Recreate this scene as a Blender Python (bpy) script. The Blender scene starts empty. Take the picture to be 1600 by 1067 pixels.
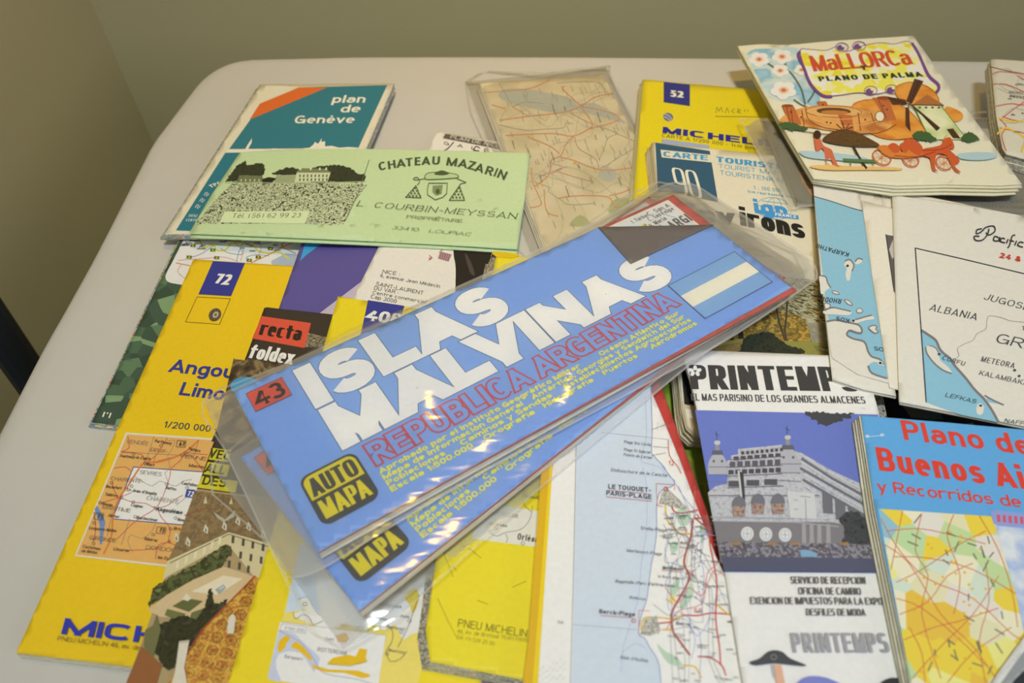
import bpy, bmesh, math, random
import numpy as np
from mathutils import Vector, Matrix
from mathutils.geometry import tessellate_polygon

# ------------------------------------------------------------------ camera, world, lights
SC = bpy.context.scene
COL = SC.collection
F_PX, TILT, ROLL = 1174.25, math.radians(48.984), math.radians(-1.5102)
ZT = 0.740                      # table top height
CZ = ZT + 0.333                 # lens height

def ray(px):
    """direction through pixel(s) of the 1600x1067 frame, z = -1 normalised (N,2)"""
    px = np.asarray(px, float).reshape(-1, 2)
    x = (px[:, 0] - 800) / F_PX; y = -(px[:, 1] - 533.5) / F_PX
    c, s = math.cos(ROLL), math.sin(ROLL)
    x, y = c * x - s * y, s * x + c * y
    dy = math.cos(TILT) + y * math.sin(TILT); dz = -math.sin(TILT) + y * math.cos(TILT)
    return np.stack([x / -dz, dy / -dz], 1)

def to_px(xyz):
    xyz = np.asarray(xyz, float).reshape(-1, 3) - np.array([0, 0, CZ])
    r = xyz[:, 0]
    f = xyz[:, 1] * math.cos(TILT) - xyz[:, 2] * math.sin(TILT)
    u = xyz[:, 1] * math.sin(TILT) + xyz[:, 2] * math.cos(TILT)
    x, y = r / f, u / f
    c, s = math.cos(-ROLL), math.sin(-ROLL)
    x, y = c * x - s * y, s * x + c * y
    return np.stack([800 + F_PX * x, 533.5 - F_PX * y], 1)

cam = bpy.data.cameras.new('camera'); cam_o = bpy.data.objects.new('camera', cam); COL.objects.link(cam_o)
cam.sensor_width = 36; cam.lens = F_PX * 36 / 1600; cam.clip_start = .01
cR = Vector((1, 0, 0)); cU = Vector((0, math.sin(TILT), math.cos(TILT))); cF = Vector((0, math.cos(TILT), -math.sin(TILT)))
cs, sn = math.cos(ROLL), math.sin(ROLL)
rx = cR * cs + cU * sn; ux = -cR * sn + cU * cs
M = Matrix((rx, ux, -cF)).transposed().to_4x4(); M.translation = Vector((0, 0, CZ)); cam_o.matrix_world = M
cam.dof.use_dof = True; cam.dof.focus_distance = 0.435; cam.dof.aperture_fstop = 8.5
SC.camera = cam_o

W = bpy.data.worlds.new('world'); SC.world = W; W.use_nodes = True
W.node_tree.nodes['Background'].inputs[0].default_value = (0.49, 0.55, 0.76, 1)
W.node_tree.nodes['Background'].inputs[1].default_value = 0.26

def area(name, loc, target, sx, sy, power, col):
    l = bpy.data.lights.new(name, 'AREA'); l.shape = 'RECTANGLE'; l.size = sx; l.size_y = sy
    l.energy = power; l.color = col
    o = bpy.data.objects.new(name, l); COL.objects.link(o); o.location = loc
    o.rotation_euler = (Vector(target) - Vector(loc)).to_track_quat('-Z', 'Y').to_euler(); return o
area('window_light', (2.1, -1.2, 1.9), (.1, .2, ZT), 1.4, 1.2, 8.6, (1, .88, .86))
pl_ = area('ceiling_panel_light', (.08, -.35, 2.58), (.10, .27, ZT), .3, .14, 2.5, (.86, .94, .93)); pl_.data.spread = math.radians(62)  # beam narrowed so brightness falls off outward, standing in for lens vignetting
wl = area('ceiling_downlight', (-.02, .62, 2.55), (.02, .60, ZT), .12, .12, 0.6, (1, .56, .04)); wl.data.spread = math.radians(44)
SC.view_settings.view_transform = 'Standard'; SC.view_settings.look = 'None'
SC.view_settings.gamma = 1; SC.view_settings.use_curve_mapping = False
SC.view_settings.exposure = 0.0

# ------------------------------------------------------------------ materials
def lin(c):
    c = c / 255
    return c / 12.92 if c <= .04045 else ((c + .055) / 1.055) ** 2.4
def rgb(c):
    if isinstance(c, str):
        c = tuple(int(c[i:i + 2], 16) for i in (0, 2, 4))
    return tuple(min(.93, lin(v) / LIT) for v in c)
LIT = 0.80
_m = {}
def newmat(name):
    m = bpy.data.materials.new(name); m.use_nodes = True
    nt = m.node_tree; b = nt.nodes['Principled BSDF']; return m, nt, b
def node(nt, t, **k):
    n = nt.nodes.new(t)
    for a, v in k.items():
        if a.startswith('i_'): n.inputs[int(a[2:]) if a[2:].isdigit() else a[2:]].default_value = v
        else: setattr(n, a, v)
    return n
def ink(c, gloss=.5):
    """printed paper in one colour, with faint fibre mottling"""
    k = (c, gloss)
    if k in _m: return _m[k]
    m, nt, b = newmat('printed_paper')
    r = rgb(c); b.inputs['Roughness'].default_value = gloss; b.inputs['Specular IOR Level'].default_value = .35
    tc = node(nt, 'ShaderNodeTexCoord'); n = node(nt, 'ShaderNodeTexNoise', i_2=420., i_3=2.)
    nt.links.new(tc.outputs['Object'], n.inputs[0])
    cr = node(nt, 'ShaderNodeValToRGB'); e = cr.color_ramp.elements
    e[0].position = .3; e[1].position = .7
    e[0].color = tuple(v * .975 for v in r) + (1,); e[1].color = tuple(min(1, v * 1.02) for v in r) + (1,)
    nt.links.new(n.outputs[0], cr.inputs[0]); nt.links.new(cr.outputs[0], b.inputs['Base Color'])
    _m[k] = m; return m
def noisy(name, cols, scale, detail=4, stretch=(1, 1, 1), rot=0, dist=0, gloss=.45, lo=.3, hi=.7, const=False, kind='noise'):
    """ramp of colours over noise / voronoi, for halftone pictures and paper edges"""
    if name in _m: return _m[name]
    m, nt, b = newmat(name); b.inputs['Roughness'].default_value = gloss; b.inputs['Specular IOR Level'].default_value = .35
    tc = node(nt, 'ShaderNodeTexCoord'); mp = node(nt, 'ShaderNodeMapping')
    mp.inputs['Scale'].default_value = stretch; mp.inputs['Rotation'].default_value = (0, 0, rot)
    mp2 = node(nt, 'ShaderNodeMapping'); mp2.inputs['Rotation'].default_value = (0, 0, rot)
    nt.links.new(tc.outputs['Object'], mp2.inputs[0]); mp.inputs['Rotation'].default_value = (0, 0, 0); nt.links.new(mp2.outputs[0], mp.inputs[0])
    if kind == 'noise':
        n = node(nt, 'ShaderNodeTexNoise'); n.inputs['Scale'].default_value = scale; n.inputs['Detail'].default_value = detail; n.inputs['Distortion'].default_value = dist; out = n.outputs[0]
    else:
        n = node(nt, 'ShaderNodeTexVoronoi'); n.inputs['Scale'].default_value = scale
        s = node(nt, 'ShaderNodeSeparateColor'); nt.links.new(n.outputs['Color'], s.inputs[0]); out = s.outputs[0]
    nt.links.new(mp.outputs[0], n.inputs['Vector'])
    cr = node(nt, 'ShaderNodeValToRGB'); cr.color_ramp.interpolation = 'CONSTANT' if const else 'LINEAR'
    e = cr.color_ramp.elements
    while len(e) < len(cols): e.new(.5)
    for i, c in enumerate(cols):
        e[i].position = lo + (hi - lo) * i / max(1, len(cols) - 1)
    for i, c in enumerate(cols): e[i].color = rgb(c) + (1,)
    nt.links.new(out, cr.inputs[0]); nt.links.new(cr.outputs[0], b.inputs['Base Color'])
    _m[name] = m; return m
def mat(c, gloss=.5):
    return c if isinstance(c, bpy.types.Material) else ink(c, gloss)

# ------------------------------------------------------------------ height of the pile, kept as a raster
CELL = .004; X0, Y0, NX, NY = -.50, -.02, 300, 190
HF = np.full((NY, NX), ZT)
gx = X0 + (np.arange(NX) + .5) * CELL; gy = Y0 + (np.arange(NY) + .5) * CELL
GX, GY = np.meshgrid(gx, gy)
def samp(Z, xy):
    fx = np.clip((xy[:, 0] - X0) / CELL - .5, 0, NX - 1.001); fy = np.clip((xy[:, 1] - Y0) / CELL - .5, 0, NY - 1.001)
    i = fx.astype(int); j = fy.astype(int); a = fx - i; b = fy - j
    return (Z[j, i] * (1 - a) + Z[j, i + 1] * a) * (1 - b) + (Z[j + 1, i] * (1 - a) + Z[j + 1, i + 1] * a) * b
def on_surface(Z, px, dz=0.):
    r = ray(px); z = np.full(len(r), ZT + .01)
    for _ in range(14):
        xy = r * (CZ - z)[:, None]; z = .4 * z + .6 * samp(Z, xy)
    xy = r * (CZ - z)[:, None]
    return np.column_stack([xy, samp(Z, xy) + dz])
def inside(poly, X, Y):
    r = np.zeros(X.shape, bool); n = len(poly)
    for i in range(n):
        x1, y1 = poly[i]; x2, y2 = poly[(i + 1) % n]
        if y1 == y2: continue
        c = ((y1 > Y) != (y2 > Y)) & (X < (x2 - x1) * (Y - y1) / (y2 - y1) + x1); r ^= c
    return r
def drape(outs, T, kappa=.7, iters=1800):
    """rest a sheet of thickness T on the pile; outs = pixel outlines of its top. returns top height raster"""
    global HF
    z = ZT + T; Ztop = None
    for rep in range(2):
        foot = np.zeros((NY, NX), bool)
        for o in outs:
            if Ztop is None: w = ray(o) * (CZ - z)
            else: w = on_surface(Ztop, o)[:, :2]
            foot |= inside([tuple(q) for q in w], GX, GY)
        ys, xs = np.where(foot)
        y0, y1, x0, x1 = max(0, ys.min() - 4), min(NY, ys.max() + 5), max(0, xs.min() - 4), min(NX, xs.max() + 5)
        H = HF[y0:y1, x0:x1].copy(); Fm = foot[y0:y1, x0:x1]
        # free cells around the footprint take the sheet's own height
        H0 = np.where(Fm, H, -9.)
        Z = np.full(H.shape, H0.max() + .0002); g = CELL * CELL * kappa / 4
        ph = np.pad(H0, 1, constant_values=-9)
        H0 = np.max([ph[1 + a:ph.shape[0] - 1 + a, 1 + b:ph.shape[1] - 1 + b] for a in (-1, 0, 1) for b in (-1, 0, 1)], 0)
        for it in range(iters):
            p = np.pad(Z, 1, mode='edge')
            A = (p[:-2, 1:-1] + p[2:, 1:-1] + p[1:-1, :-2] + p[1:-1, 2:]) / 4 - g
            Z = np.maximum(H0, A)
        for _k in range(14):
            p = np.pad(Z, 1, mode='edge'); Z = (p[:-2, 1:-1] + p[2:, 1:-1] + p[1:-1, :-2] + p[1:-1, 2:] + 2 * Z) / 6
        Z = Z + .0004 + T
        Ztop = np.full((NY, NX), 0.); Ztop[:] = np.nan
        Ztop[y0:y1, x0:x1] = Z
        # extend outward so sampling near the rim is safe
        Ztop[:, :x0] = Ztop[:, x0:x0 + 1]; Ztop[:, x1:] = Ztop[:, x1 - 1:x1]
        Ztop[:y0, :] = Ztop[y0:y0 + 1, :]; Ztop[y1:, :] = Ztop[y1 - 1:y1, :]
        z = float(np.nanmean(Z))
    w = [on_surface(Ztop, o)[:, :2] for o in outs]
    foot = np.zeros((NY, NX), bool)
    for q in w: foot |= inside([tuple(v) for v in q], GX, GY)
    HF = np.where(foot, np.maximum(HF, Ztop), HF)
    return Ztop

# ------------------------------------------------------------------ 2-D polygons in the photo frame -> meshes lying on a sheet
def tess(poly):
    t = tessellate_polygon([[Vector((p[0], p[1], 0)) for p in poly]])
    return [[poly[i] for i in f] for f in t]
def clip_half(P, ax, v, keep_less):
    out = []; n = len(P)
    for i in range(n):
        a, b = P[i], P[(i + 1) % n]; ia = (a[ax] <= v) if keep_less else (a[ax] >= v); ib = (b[ax] <= v) if keep_less else (b[ax] >= v)
        if ia: out.append(a)
        if ia != ib:
            t = (v - a[ax]) / (b[ax] - a[ax]); q = [a[0] + t * (b[0] - a[0]), a[1] + t * (b[1] - a[1])]; q[ax] = v; out.append(tuple(q))
    return out
def split(P, step, out):
    for ax in (0, 1):
        lo = min(p[ax] for p in P); hi = max(p[ax] for p in P)
        if hi - lo < step * .6: continue
        k0 = math.floor(lo / step + 1e-6) + 1
        if k0 * step < hi - 1e-4:
            km = (k0 + math.ceil(hi / step - 1e-6) - 1) // 2; v = km * step
            if v <= lo + 1e-6 or v >= hi - 1e-6: continue
            A = clip_half(P, ax, v, True); B = clip_half(P, ax, v, False)
            if len(A) > 2: split(A, step, out)
            if len(B) > 2: split(B, step, out)
            return
    out.append(P)
STEP = 13.0
class Thing:
    def __init__(s, name, label, cat, outs, T, group=None, kappa=.7, iters=1500, bump=None, Z=None, lift=0):
        s.outs = outs; s.T = T
        s.Z = drape(outs, T, kappa, iters) if Z is None else Z
        s.root = bpy.data.objects.new(name, None); COL.objects.link(s.root); s.root.empty_display_size = .02
        c = on_surface(s.Z, [np.mean(np.array(outs[0]), 0)])[0]; s.org = np.array([c[0], c[1], c[2] - T]); s.root.location = s.org
        s.root['label'] = label; s.root['category'] = cat
        if group: s.root['group'] = group
        s.zc = float(c[2]); s.q = {}; s.order = []; s.nl = 0; s.gloss = .5
    # plane helpers
    def pl(s, p): return ray(p) * (CZ - s.zc)
    def unpl(s, xy):
        xy = np.asarray(xy, float).reshape(-1, 2); return to_px(np.column_stack([xy, np.full(len(xy), s.zc)]))
    def up(s): s.nl += 1; return s.nl
    def add(s, part, polys, c, layer=None, gloss=None):
        if layer is None: layer = s.up()
        k = part
        if k not in s.q: s.q[k] = []; s.order.append(k)
        m_ = mat(c, s.gloss if gloss is None else gloss)
        if polys and isinstance(polys[0], tuple) and polys[0] and isinstance(polys[0][0], int):   # (sub level, polygon)
            for lv in sorted({a for a, b in polys}): s.q[k].append(([b for a, b in polys if a == lv], m_, layer + lv * .22))
        else: s.q[k].append((polys, m_, layer))
    # print: fills, lines, ellipses, all given in photo pixels
    def p(s, pts, c, part='cover_print', **k): s.add(part, tess([tuple(map(float, q)) for q in pts]), c, **k)
    def l(s, pts, w, c, part='cover_print', closed=False, **k): s.add(part, stroke([tuple(map(float, q)) for q in pts], w, closed), c, **k)
    def ls(s, lines, w, c, part='cover_print', **k):
        o = []
        for i, q in enumerate(lines): o += [(i % 4, r) for r in stroke([tuple(map(float, v)) for v in q], w[i] if isinstance(w, list) else w, False)]
        s.add(part, o, c, **k)
    def e(s, cx, cy, rx, ry, c, part='cover_print', rot=0, n=20, a0=0, a1=360, **k):
        s.p(ell(cx, cy, rx, ry, rot, n, a0, a1), c, part, **k)
    def ps(s, polys, c, part='cover_print', **k):
        o = []
        for q in polys: o += tess([tuple(map(float, v)) for v in q])
        s.add(part, o, c, **k)
    def t(s, txt, p0, p1, up, c, wt=.16, part='lettering', path=None, upv=None, **k):
        """txt from pixel p0 to p1 on its baseline; up = pixel of the cap top over p0"""
        kw = {a: k.pop(a) for a in ('n', 'cv', 'gap', 'serif', 'slant', 'minw', 'grow') if a in k}
        A = s.pl([p0, p1, up]); ex = A[1] - A[0]; L = np.linalg.norm(ex); ey = A[2] - A[0]; ex /= L
        Hc = abs(ex[0] * ey[1] - ex[1] * ey[0]); polys = layout(txt, L / Hc, wt, **kw)
        o = []
        lv = [a for a, b in polys]; polys = [b for a, b in polys]
        for P in polys:
            P = np.array(P); xy = A[0] + np.outer(P[:, 0] * Hc, ex) + np.outer(P[:, 1], ey)
            o.append(xy)
        if not o: return
        px = s.unpl(np.concatenate(o)); i = 0; res = []
        for q, a in zip(o, lv): res.append((a, [tuple(v) for v in px[i:i + len(q)]])); i += len(q)
        s.add(part, res, c, **k)
    # solid leaves
    def leaf(s, part, out, z_top, th, c, side=None, step=STEP, label=None, gloss=None, jig=0):
        rnd = random.Random(int(abs(z_top) * 1e5) + 31 * len(out) + int(out[0][0]))
        if jig: out = [(a + rnd.uniform(-jig, jig), b + rnd.uniform(-jig, jig)) for a, b in out]
        cells = []
        for tr in tess(out): split(tr, step, cells)
        V, Fc = weld(cells)
        top = on_surface(s.Z, V, 0.); top[:, 2] += z_top
        n = len(V); bot = top.copy(); bot[:, 2] -= th
        cnt = {}
        for f in Fc:
            for a, b in zip(f, f[1:] + f[:1]): cnt[(a, b)] = 1
        rim = [(a, b) for (a, b) in cnt if (b, a) not in cnt]
        faces = list(Fc) + [[v + n for v in reversed(f)] for f in Fc]; nf = len(faces)
        ridx = {}; ex = []
        for a, b in rim: faces.append([b, a, a + n, b + n])
        o = mesh_obj(part, np.vstack([top, bot]) - s.org, faces, [mat(c, s.gloss if gloss is None else gloss), mat(side if side is not None else c, .6)], [0] * nf + [1] * len(rim), s.root)
        for i in range(nf): o.data.polygons[i].use_smooth = True
        if label: o['label'] = label
        return o
    def body(s, out, c, side, n=4, part='folded_sheet', left=(0, 0), jig=1.0, cover_th=.0005, side_cover=None, under='d9d4c6', label=None):
        """cover on top plus n lower folded leaves reaching the pile below"""
        s.leaf('cover', out, 0, cover_th, c, side_cover or side, label=label)
        T = s.T - cover_th
        for i in range(n):
            f = (i + 1) / n; h = T / n
            o2 = [(a + left[0] * f, b + left[1] * f) for a, b in out] if left != (0, 0) else out
            if left != (0, 0): o2 = widen(out, left, f)
            s.leaf(part, o2, -cover_th - i * h - .00004, h * .9, under, side, step=26, jig=jig)
    def done(s, labels={}):
        for k in s.order:
            V = []; Fs = []; mi = []; mats = []; base = 0
            for polys, m, layer in s.q[k]:
                cells = []
                for P in polys:
                    if len(P) > 2: split(P, STEP, cells)
                if not cells: continue
                v, f = weld(cells)
                if not f: continue
                w = on_surface(s.Z, v, 0.00008 + layer * .000014)
                V.append(w); Fs += [[i + base for i in q] for q in f]; base += len(v)
                if m not in mats: mats.append(m)
                mi += [mats.index(m)] * len(f)
            if not V: continue
            o = mesh_obj(k, np.vstack(V) - s.org, Fs, mats, mi, s.root)
            if k in labels: o['label'] = labels[k]
        return s
def widen(out, left, f):
    """shift the points on the left side outward (leaves that fan out at the fold)"""
    mx = np.mean([q[0] for q in out]); return [((a + left[0] * f, b + left[1] * f) if a < mx else (a, b + left[1] * f)) for a, b in out]
def weld(cells):
    idx = {}; V = []; Fc = []
    for P in cells:
        ar = sum(P[i][0] * P[(i + 1) % len(P)][1] - P[(i + 1) % len(P)][0] * P[i][1] for i in range(len(P)))
        if abs(ar) < 1e-5: continue
        if ar > 0: P = P[::-1]
        f = []
        for q in P:
            k = (round(q[0] * 100), round(q[1] * 100))
            if k not in idx: idx[k] = len(V); V.append(q)
            if not f or f[-1] != idx[k]: f.append(idx[k])
        if len(f) > 1 and f[0] == f[-1]: f.pop()
        if len(set(f)) == len(f) and len(f) > 2: Fc.append(f)
    return np.array(V).reshape(-1, 2), Fc
def mesh_obj(name, V, faces, mats, mi, parent=None):
    me = bpy.data.meshes.new(name); me.from_pydata([tuple(map(float, v)) for v in V], [], faces)
    for m in mats: me.materials.append(m)
    me.polygons.foreach_set('material_index', mi); me.update()
    o = bpy.data.objects.new(name, me); COL.objects.link(o)
    if parent: o.parent = parent
    return o
def stroke(pts, w, closed=False):
    P = [np.array(p, float) for p in pts]
    if closed or (len(P) > 3 and np.allclose(P[0], P[-1])):
        closed = True
        if np.allclose(P[0], P[-1]): P = P[:-1]
    Q = [P[0]]
    for p in P[1:]:
        if np.linalg.norm(p - Q[-1]) > 1e-6: Q.append(p)
    P = Q; n = len(P)
    if n < 2: return []
    d = [(P[(i + 1) % n] - P[i]) for i in range(n)]; d = [v / (np.linalg.norm(v) + 1e-12) for v in d]
    L, R = [], []
    for i in range(n):
        a = d[i - 1] if (i > 0 or closed) else d[0]; b = d[i] if (i < n - 1 or closed) else d[n - 2]
        na = np.array([-a[1], a[0]]); nb = np.array([-b[1], b[0]]); m = na + nb; q = m @ m
        m = m * (2 / q) if q > .35 else nb
        hw = (w[i] if isinstance(w, (list, tuple)) else w) / 2
        L.append(P[i] + m * hw); R.append(P[i] - m * hw)
    o = []
    for i in range(n if closed else n - 1):
        j = (i + 1) % n
        if (L[j] - L[i]) @ d[i] < 0: o.append([tuple((L[i] + L[j]) / 2), tuple(R[j]), tuple(R[i])])
        elif (R[j] - R[i]) @ d[i] < 0: o.append([tuple(L[i]), tuple(L[j]), tuple((R[i] + R[j]) / 2)])
        else: o.append([tuple(L[i]), tuple(L[j]), tuple(R[j]), tuple(R[i])])
    return o
def ell(cx, cy, rx, ry, rot=0, n=20, a0=0, a1=360):
    c, s = math.cos(rot), math.sin(rot); o = []
    for i in range(n if a1 - a0 == 360 else n + 1):
        a = math.radians(a0 + (a1 - a0) * i / n); x, y = rx * math.cos(a), ry * math.sin(a); o.append((cx + c * x - s * y, cy + s * x + c * y))
    return o
def smooth(pts, k=5, closed=False):
    """Catmull-Rom through pts"""
    P = [np.array(p, float) for p in pts]; n = len(P); o = []
    for i in range(n if closed else n - 1):
        if closed: a, b, c, d = P[i - 1], P[i], P[(i + 1) % n], P[(i + 2) % n]
        else: a, b, c, d = P[max(0, i - 1)], P[i], P[i + 1], P[min(n - 1, i + 2)]
        for j in range(k):
            t = j / k; o.append(tuple(.5 * (2 * b + (c - a) * t + (2 * a - 5 * b + 4 * c - d) * t * t + (3 * b - a - 3 * c + d) * t ** 3)))
    if not closed: o.append(tuple(P[-1]))
    return o
def jag(P, amp=1.4, seed=1, step=2.6):
    """roughen an outline into leafy edges"""
    rnd = random.Random(seed); o = []
    for i in range(len(P)):
        a, b = np.array(P[i]), np.array(P[(i + 1) % len(P)]); L = np.linalg.norm(b - a); k = max(1, int(L / step))
        for j in range(k):
            q = a + (b - a) * j / k; o.append((q[0] + rnd.uniform(-amp, amp), q[1] + rnd.uniform(-amp, amp)))
    return o
def quad(q):
    """uv -> pixel homography for the quad TL,TR,BR,BL"""
    src = [(0, 0), (1, 0), (1, 1), (0, 1)]; A = []; B = []
    for (u, v), (x, y) in zip(src, q):
        A.append([u, v, 1, 0, 0, 0, -u * x, -v * x]); B.append(x); A.append([0, 0, 0, u, v, 1, -u * y, -v * y]); B.append(y)
    h = np.append(np.linalg.solve(np.array(A), np.array(B)), 1).reshape(3, 3)
    def f(u, v): r = h @ np.array([u, v, 1]); return (r[0] / r[2], r[1] / r[2])
    return f
def Q(F, pts): return [F(u, v) for u, v in pts]
def box(F, u0, v0, u1, v1): return Q(F, [(u0, v0), (u1, v0), (u1, v1), (u0, v1)])

# ------------------------------------------------------------------ a stroke alphabet, weight and width free
def arc(cx, cy, rx, ry, a0, a1): return ('a', cx, cy, rx, ry, a0, a1)
_ = arc; XH = .72
G = {
'A': (.92, ['D', (0, 0), (.5, 1)], ['D', (1, 0), (.5, 1)], [(.2, .24), (.8, .24)]),
'B': (.78, [(0, 0), (0, 1), (.5, 1), _(.55, .76, .4, .24, 90, -90), (0, .52)], [(.5, .52), _(.55, .26, .45, .26, 90, -90), (0, 0)]),
'C': (.84, [_(.5, .5, .5, .5, 42, 318)]),
'D': (.82, [(0, 1), (.4, 1), _(.45, .5, .55, .5, 90, -90), (0, 0), (0, 1)]),
'E': (.7, [(1, 1), (0, 1), (0, 0), (1, 0)], [(0, .52), (.9, .52)]),
'F': (.66, [(1, 1), (0, 1), (0, 0)], [(0, .5), (.88, .5)]),
'G': (.88, [_(.5, .5, .5, .5, 45, 340)], [(.55, .46), (1, .46), (1, 0)]),
'H': (.8, [(0, 0), (0, 1)], [(1, 0), (1, 1)], [(0, .52), (1, .52)]),
'I': (0, [(.5, 0), (.5, 1)]),
'J': (.6, [(1, 1), (1, .3), _(.5, .3, .5, .3, 0, -175)]),
'K': (.82, [(0, 0), (0, 1)], ['D', (0, .3), (1, 1)], ['D', (.38, .58), (1, 0)]),
'L': (.66, [(0, 1), (0, 0), (1, 0)]),
'M': (1.02, [(0, 0), (0, 1)], [(1, 0), (1, 1)], ['D', (0, 1), (.5, 0)], ['D', (1, 1), (.5, 0)]),
'N': (.84, [(0, 0), (0, 1)], [(1, 0), (1, 1)], ['D', (0, 1), (1, 0)]),
'O': (.9, [_(.5, .5, .5, .5, 90, 450)]),
'P': (.74, [(0, 0), (0, 1), (.5, 1), _(.55, .73, .45, .27, 90, -90), (0, .46)]),
'Q': (.9, [_(.5, .5, .5, .5, 90, 450)], [(.6, .25), (1, 0)]),
'R': (.8, [(0, 0), (0, 1), (.5, 1), _(.52, .74, .45, .26, 90, -90), (0, .48)], ['D', (.5, .48), (1, 0)]),
'S': (.76, [_(.5, .76, .46, .24, 18, 270), _(.5, .26, .5, .26, 90, -162)]),
'T': (.74, [(0, 1), (1, 1)], [(.5, 0), (.5, 1)]),
'U': (.8, [(0, 1), (0, .32), _(.5, .32, .5, .32, 180, 360), (1, 1)]),
'V': (.88, ['D', (0, 1), (.5, 0)], ['D', (1, 1), (.5, 0)]),
'W': (1.25, ['D', (0, 1), (.25, 0)], ['D', (.5, 1), (.25, 0)], ['D', (.5, 1), (.75, 0)], ['D', (1, 1), (.75, 0)]),
'X': (.82, ['D', (0, 0), (1, 1)], ['D', (0, 1), (1, 0)]),
'Y': (.84, ['D', (0, 1), (.5, .42)], ['D', (1, 1), (.5, .42)], [(.5, 0), (.5, .46)]),
'Z': (.76, [(0, 1), (1, 1)], ['D', (0, 0), (1, 1)], [(0, 0), (1, 0)]),
'a': (.62, [_(.5, .5, .46, .22, 165, 0), (1, 0)], [(1, .42), (.45, .42), _(.42, .21, .42, .21, 90, 270), (.6, 0), (1, .14)]),
'b': (.64, [(0, 0), (0, 1)], [_(.5, .36, .5, .36, 90, 450)]),
'c': (.58, [_(.5, .36, .5, .36, 48, 312)]),
'd': (.64, [(1, 0), (1, 1)], [_(.5, .36, .5, .36, 90, 450)]),
'e': (.62, [(0, .38), (1, .38), _(.5, .36, .5, .36, 5, 312)]),
'f': (.52, [(.3, 0), (.3, .64), _(1.05, .64, .75, .36, 180, 95)], [(0, .72), (1, .72)]),
'g': (.64, [_(.5, .36, .5, .36, 90, 450)], [(1, .72), (1, 0), _(.5, -.02, .5, .26, 0, -150)]),
'h': (.6, [(0, 0), (0, 1)], [(0, .4), _(.5, .42, .5, .3, 180, 0), (1, 0)]),
'i': (0, [(.5, 0), (.5, .72)], [(.5, 1.0), (.5, 1.02)]),
'j': (.12, [(.7, .72), (.7, -.1), _(.2, -.1, .5, .18, 0, -80)], [(.7, 1.0), (.7, 1.02)]),
'k': (.58, [(0, 0), (0, 1)], ['D', (0, .22), (1, .72)], ['D', (.35, .42), (1, 0)]),
'l': (0, [(.5, 0), (.5, 1)]),
'm': (.98, [(0, 0), (0, .72)], [(0, .42), _(.25, .46, .25, .26, 180, 0), (.5, 0)], [(.5, .42), _(.75, .46, .25, .26, 180, 0), (1, 0)]),
'n': (.6, [(0, 0), (0, .72)], [(0, .4), _(.5, .42, .5, .3, 180, 0), (1, 0)]),
'o': (.64, [_(.5, .36, .5, .36, 90, 450)]),
'p': (.64, [(0, -.28), (0, .72)], [_(.5, .36, .5, .36, 90, 450)]),
'q': (.64, [(1, -.28), (1, .72)], [_(.5, .36, .5, .36, 90, 450)]),
'r': (.52, [(0, 0), (0, .72)], [(0, .36), _(.62, .42, .62, .3, 180, 90), (1, .72)]),
's': (.56, [_(.5, .54, .46, .18, 18, 270), _(.5, .18, .5, .18, 90, -162)]),
't': (.48, [(.4, .94), (.4, .2), _(.85, .2, .45, .2, 180, 270)], [(0, .72), (1, .72)]),
'u': (.6, [(1, 0), (1, .72)], [(0, .72), (0, .3), _(.5, .3, .5, .3, 180, 360)]),
'v': (.6, ['D', (0, .72), (.5, 0)], ['D', (1, .72), (.5, 0)]),
'w': (.9, ['D', (0, .72), (.25, 0)], ['D', (.5, .72), (.25, 0)], ['D', (.5, .72), (.75, 0)], ['D', (1, .72), (.75, 0)]),
'x': (.58, ['D', (0, 0), (1, .72)], ['D', (0, .72), (1, 0)]),
'y': (.6, ['D', (0, .72), (.5, 0)], ['D', (1, .72), (.32, -.28)]),
'z': (.54, [(0, .72), (1, .72)], ['D', (0, 0), (1, .72)], [(0, 0), (1, 0)]),
'0': (.64, [_(.5, .5, .5, .5, 90, 450)]),
'1': (.36, [(.85, 0), (.85, 1)], [(0, .74), (.85, .98)]),
'2': (.64, [_(.5, .7, .48, .3, 165, -25), (0, 0), (1, 0)]),
'3': (.64, [_(.48, .75, .44, .25, 150, -90)], [_(.48, .26, .52, .26, 90, -155)]),
'4': (.7, [(.74, 0), (.74, 1), (0, .28), (1, .28)]),
'5': (.64, [(.92, 1), (.12, 1), (.04, .5), _(.48, .31, .52, .31, 125, -155)]),
'6': (.64, [_(.5, .3, .5, .3, 90, 450)], [_(.7, .42, .7, .58, 80, 190)]),
'7': (.6, [(0, 1), (1, 1), (.35, 0)]),
'8': (.64, [_(.5, .76, .44, .24, 90, 450)], [_(.5, .27, .5, .27, 90, 450)]),
'9': (.64, [_(.5, .7, .5, .3, 90, 450)], [_(.3, .58, .7, .58, -100, 10)]),
'.': (0, [(.5, 0), (.5, .01)]), ',': (0, [(.5, -.14), (.5, .06)]), ':': (0, [(.5, 0), (.5, .01)], [(.5, .5), (.5, .51)]),
'-': (.36, [(0, .36), (1, .36)]), '_': (.6, [(0, .42), (1, .42)]), '/': (.4, ['D', (0, 0), (1, 1)]),
'(': (.32, [_(1, .45, 1, .62, 130, 230)]), ')': (.32, [_(0, .45, 1, .62, 50, -50)]), "'": (0, [(.5, .75), (.5, 1)]),
'&': (.8, [(1, 0), (.2, .75), _(.45, .8, .25, .2, 200, -20), (.05, .3), _(.4, .22, .38, .22, 170, 350), (1, .5)]),
'`': (.3, [(0, 1), (1, .8)]),
}
ACC = {'é': ('e', 1), 'è': ('e', -1), 'á': ('a', 1), 'í': ('i', 1), 'ó': ('o', 1), 'É': ('E', 1), 'ê': ('e', 0)}
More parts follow.
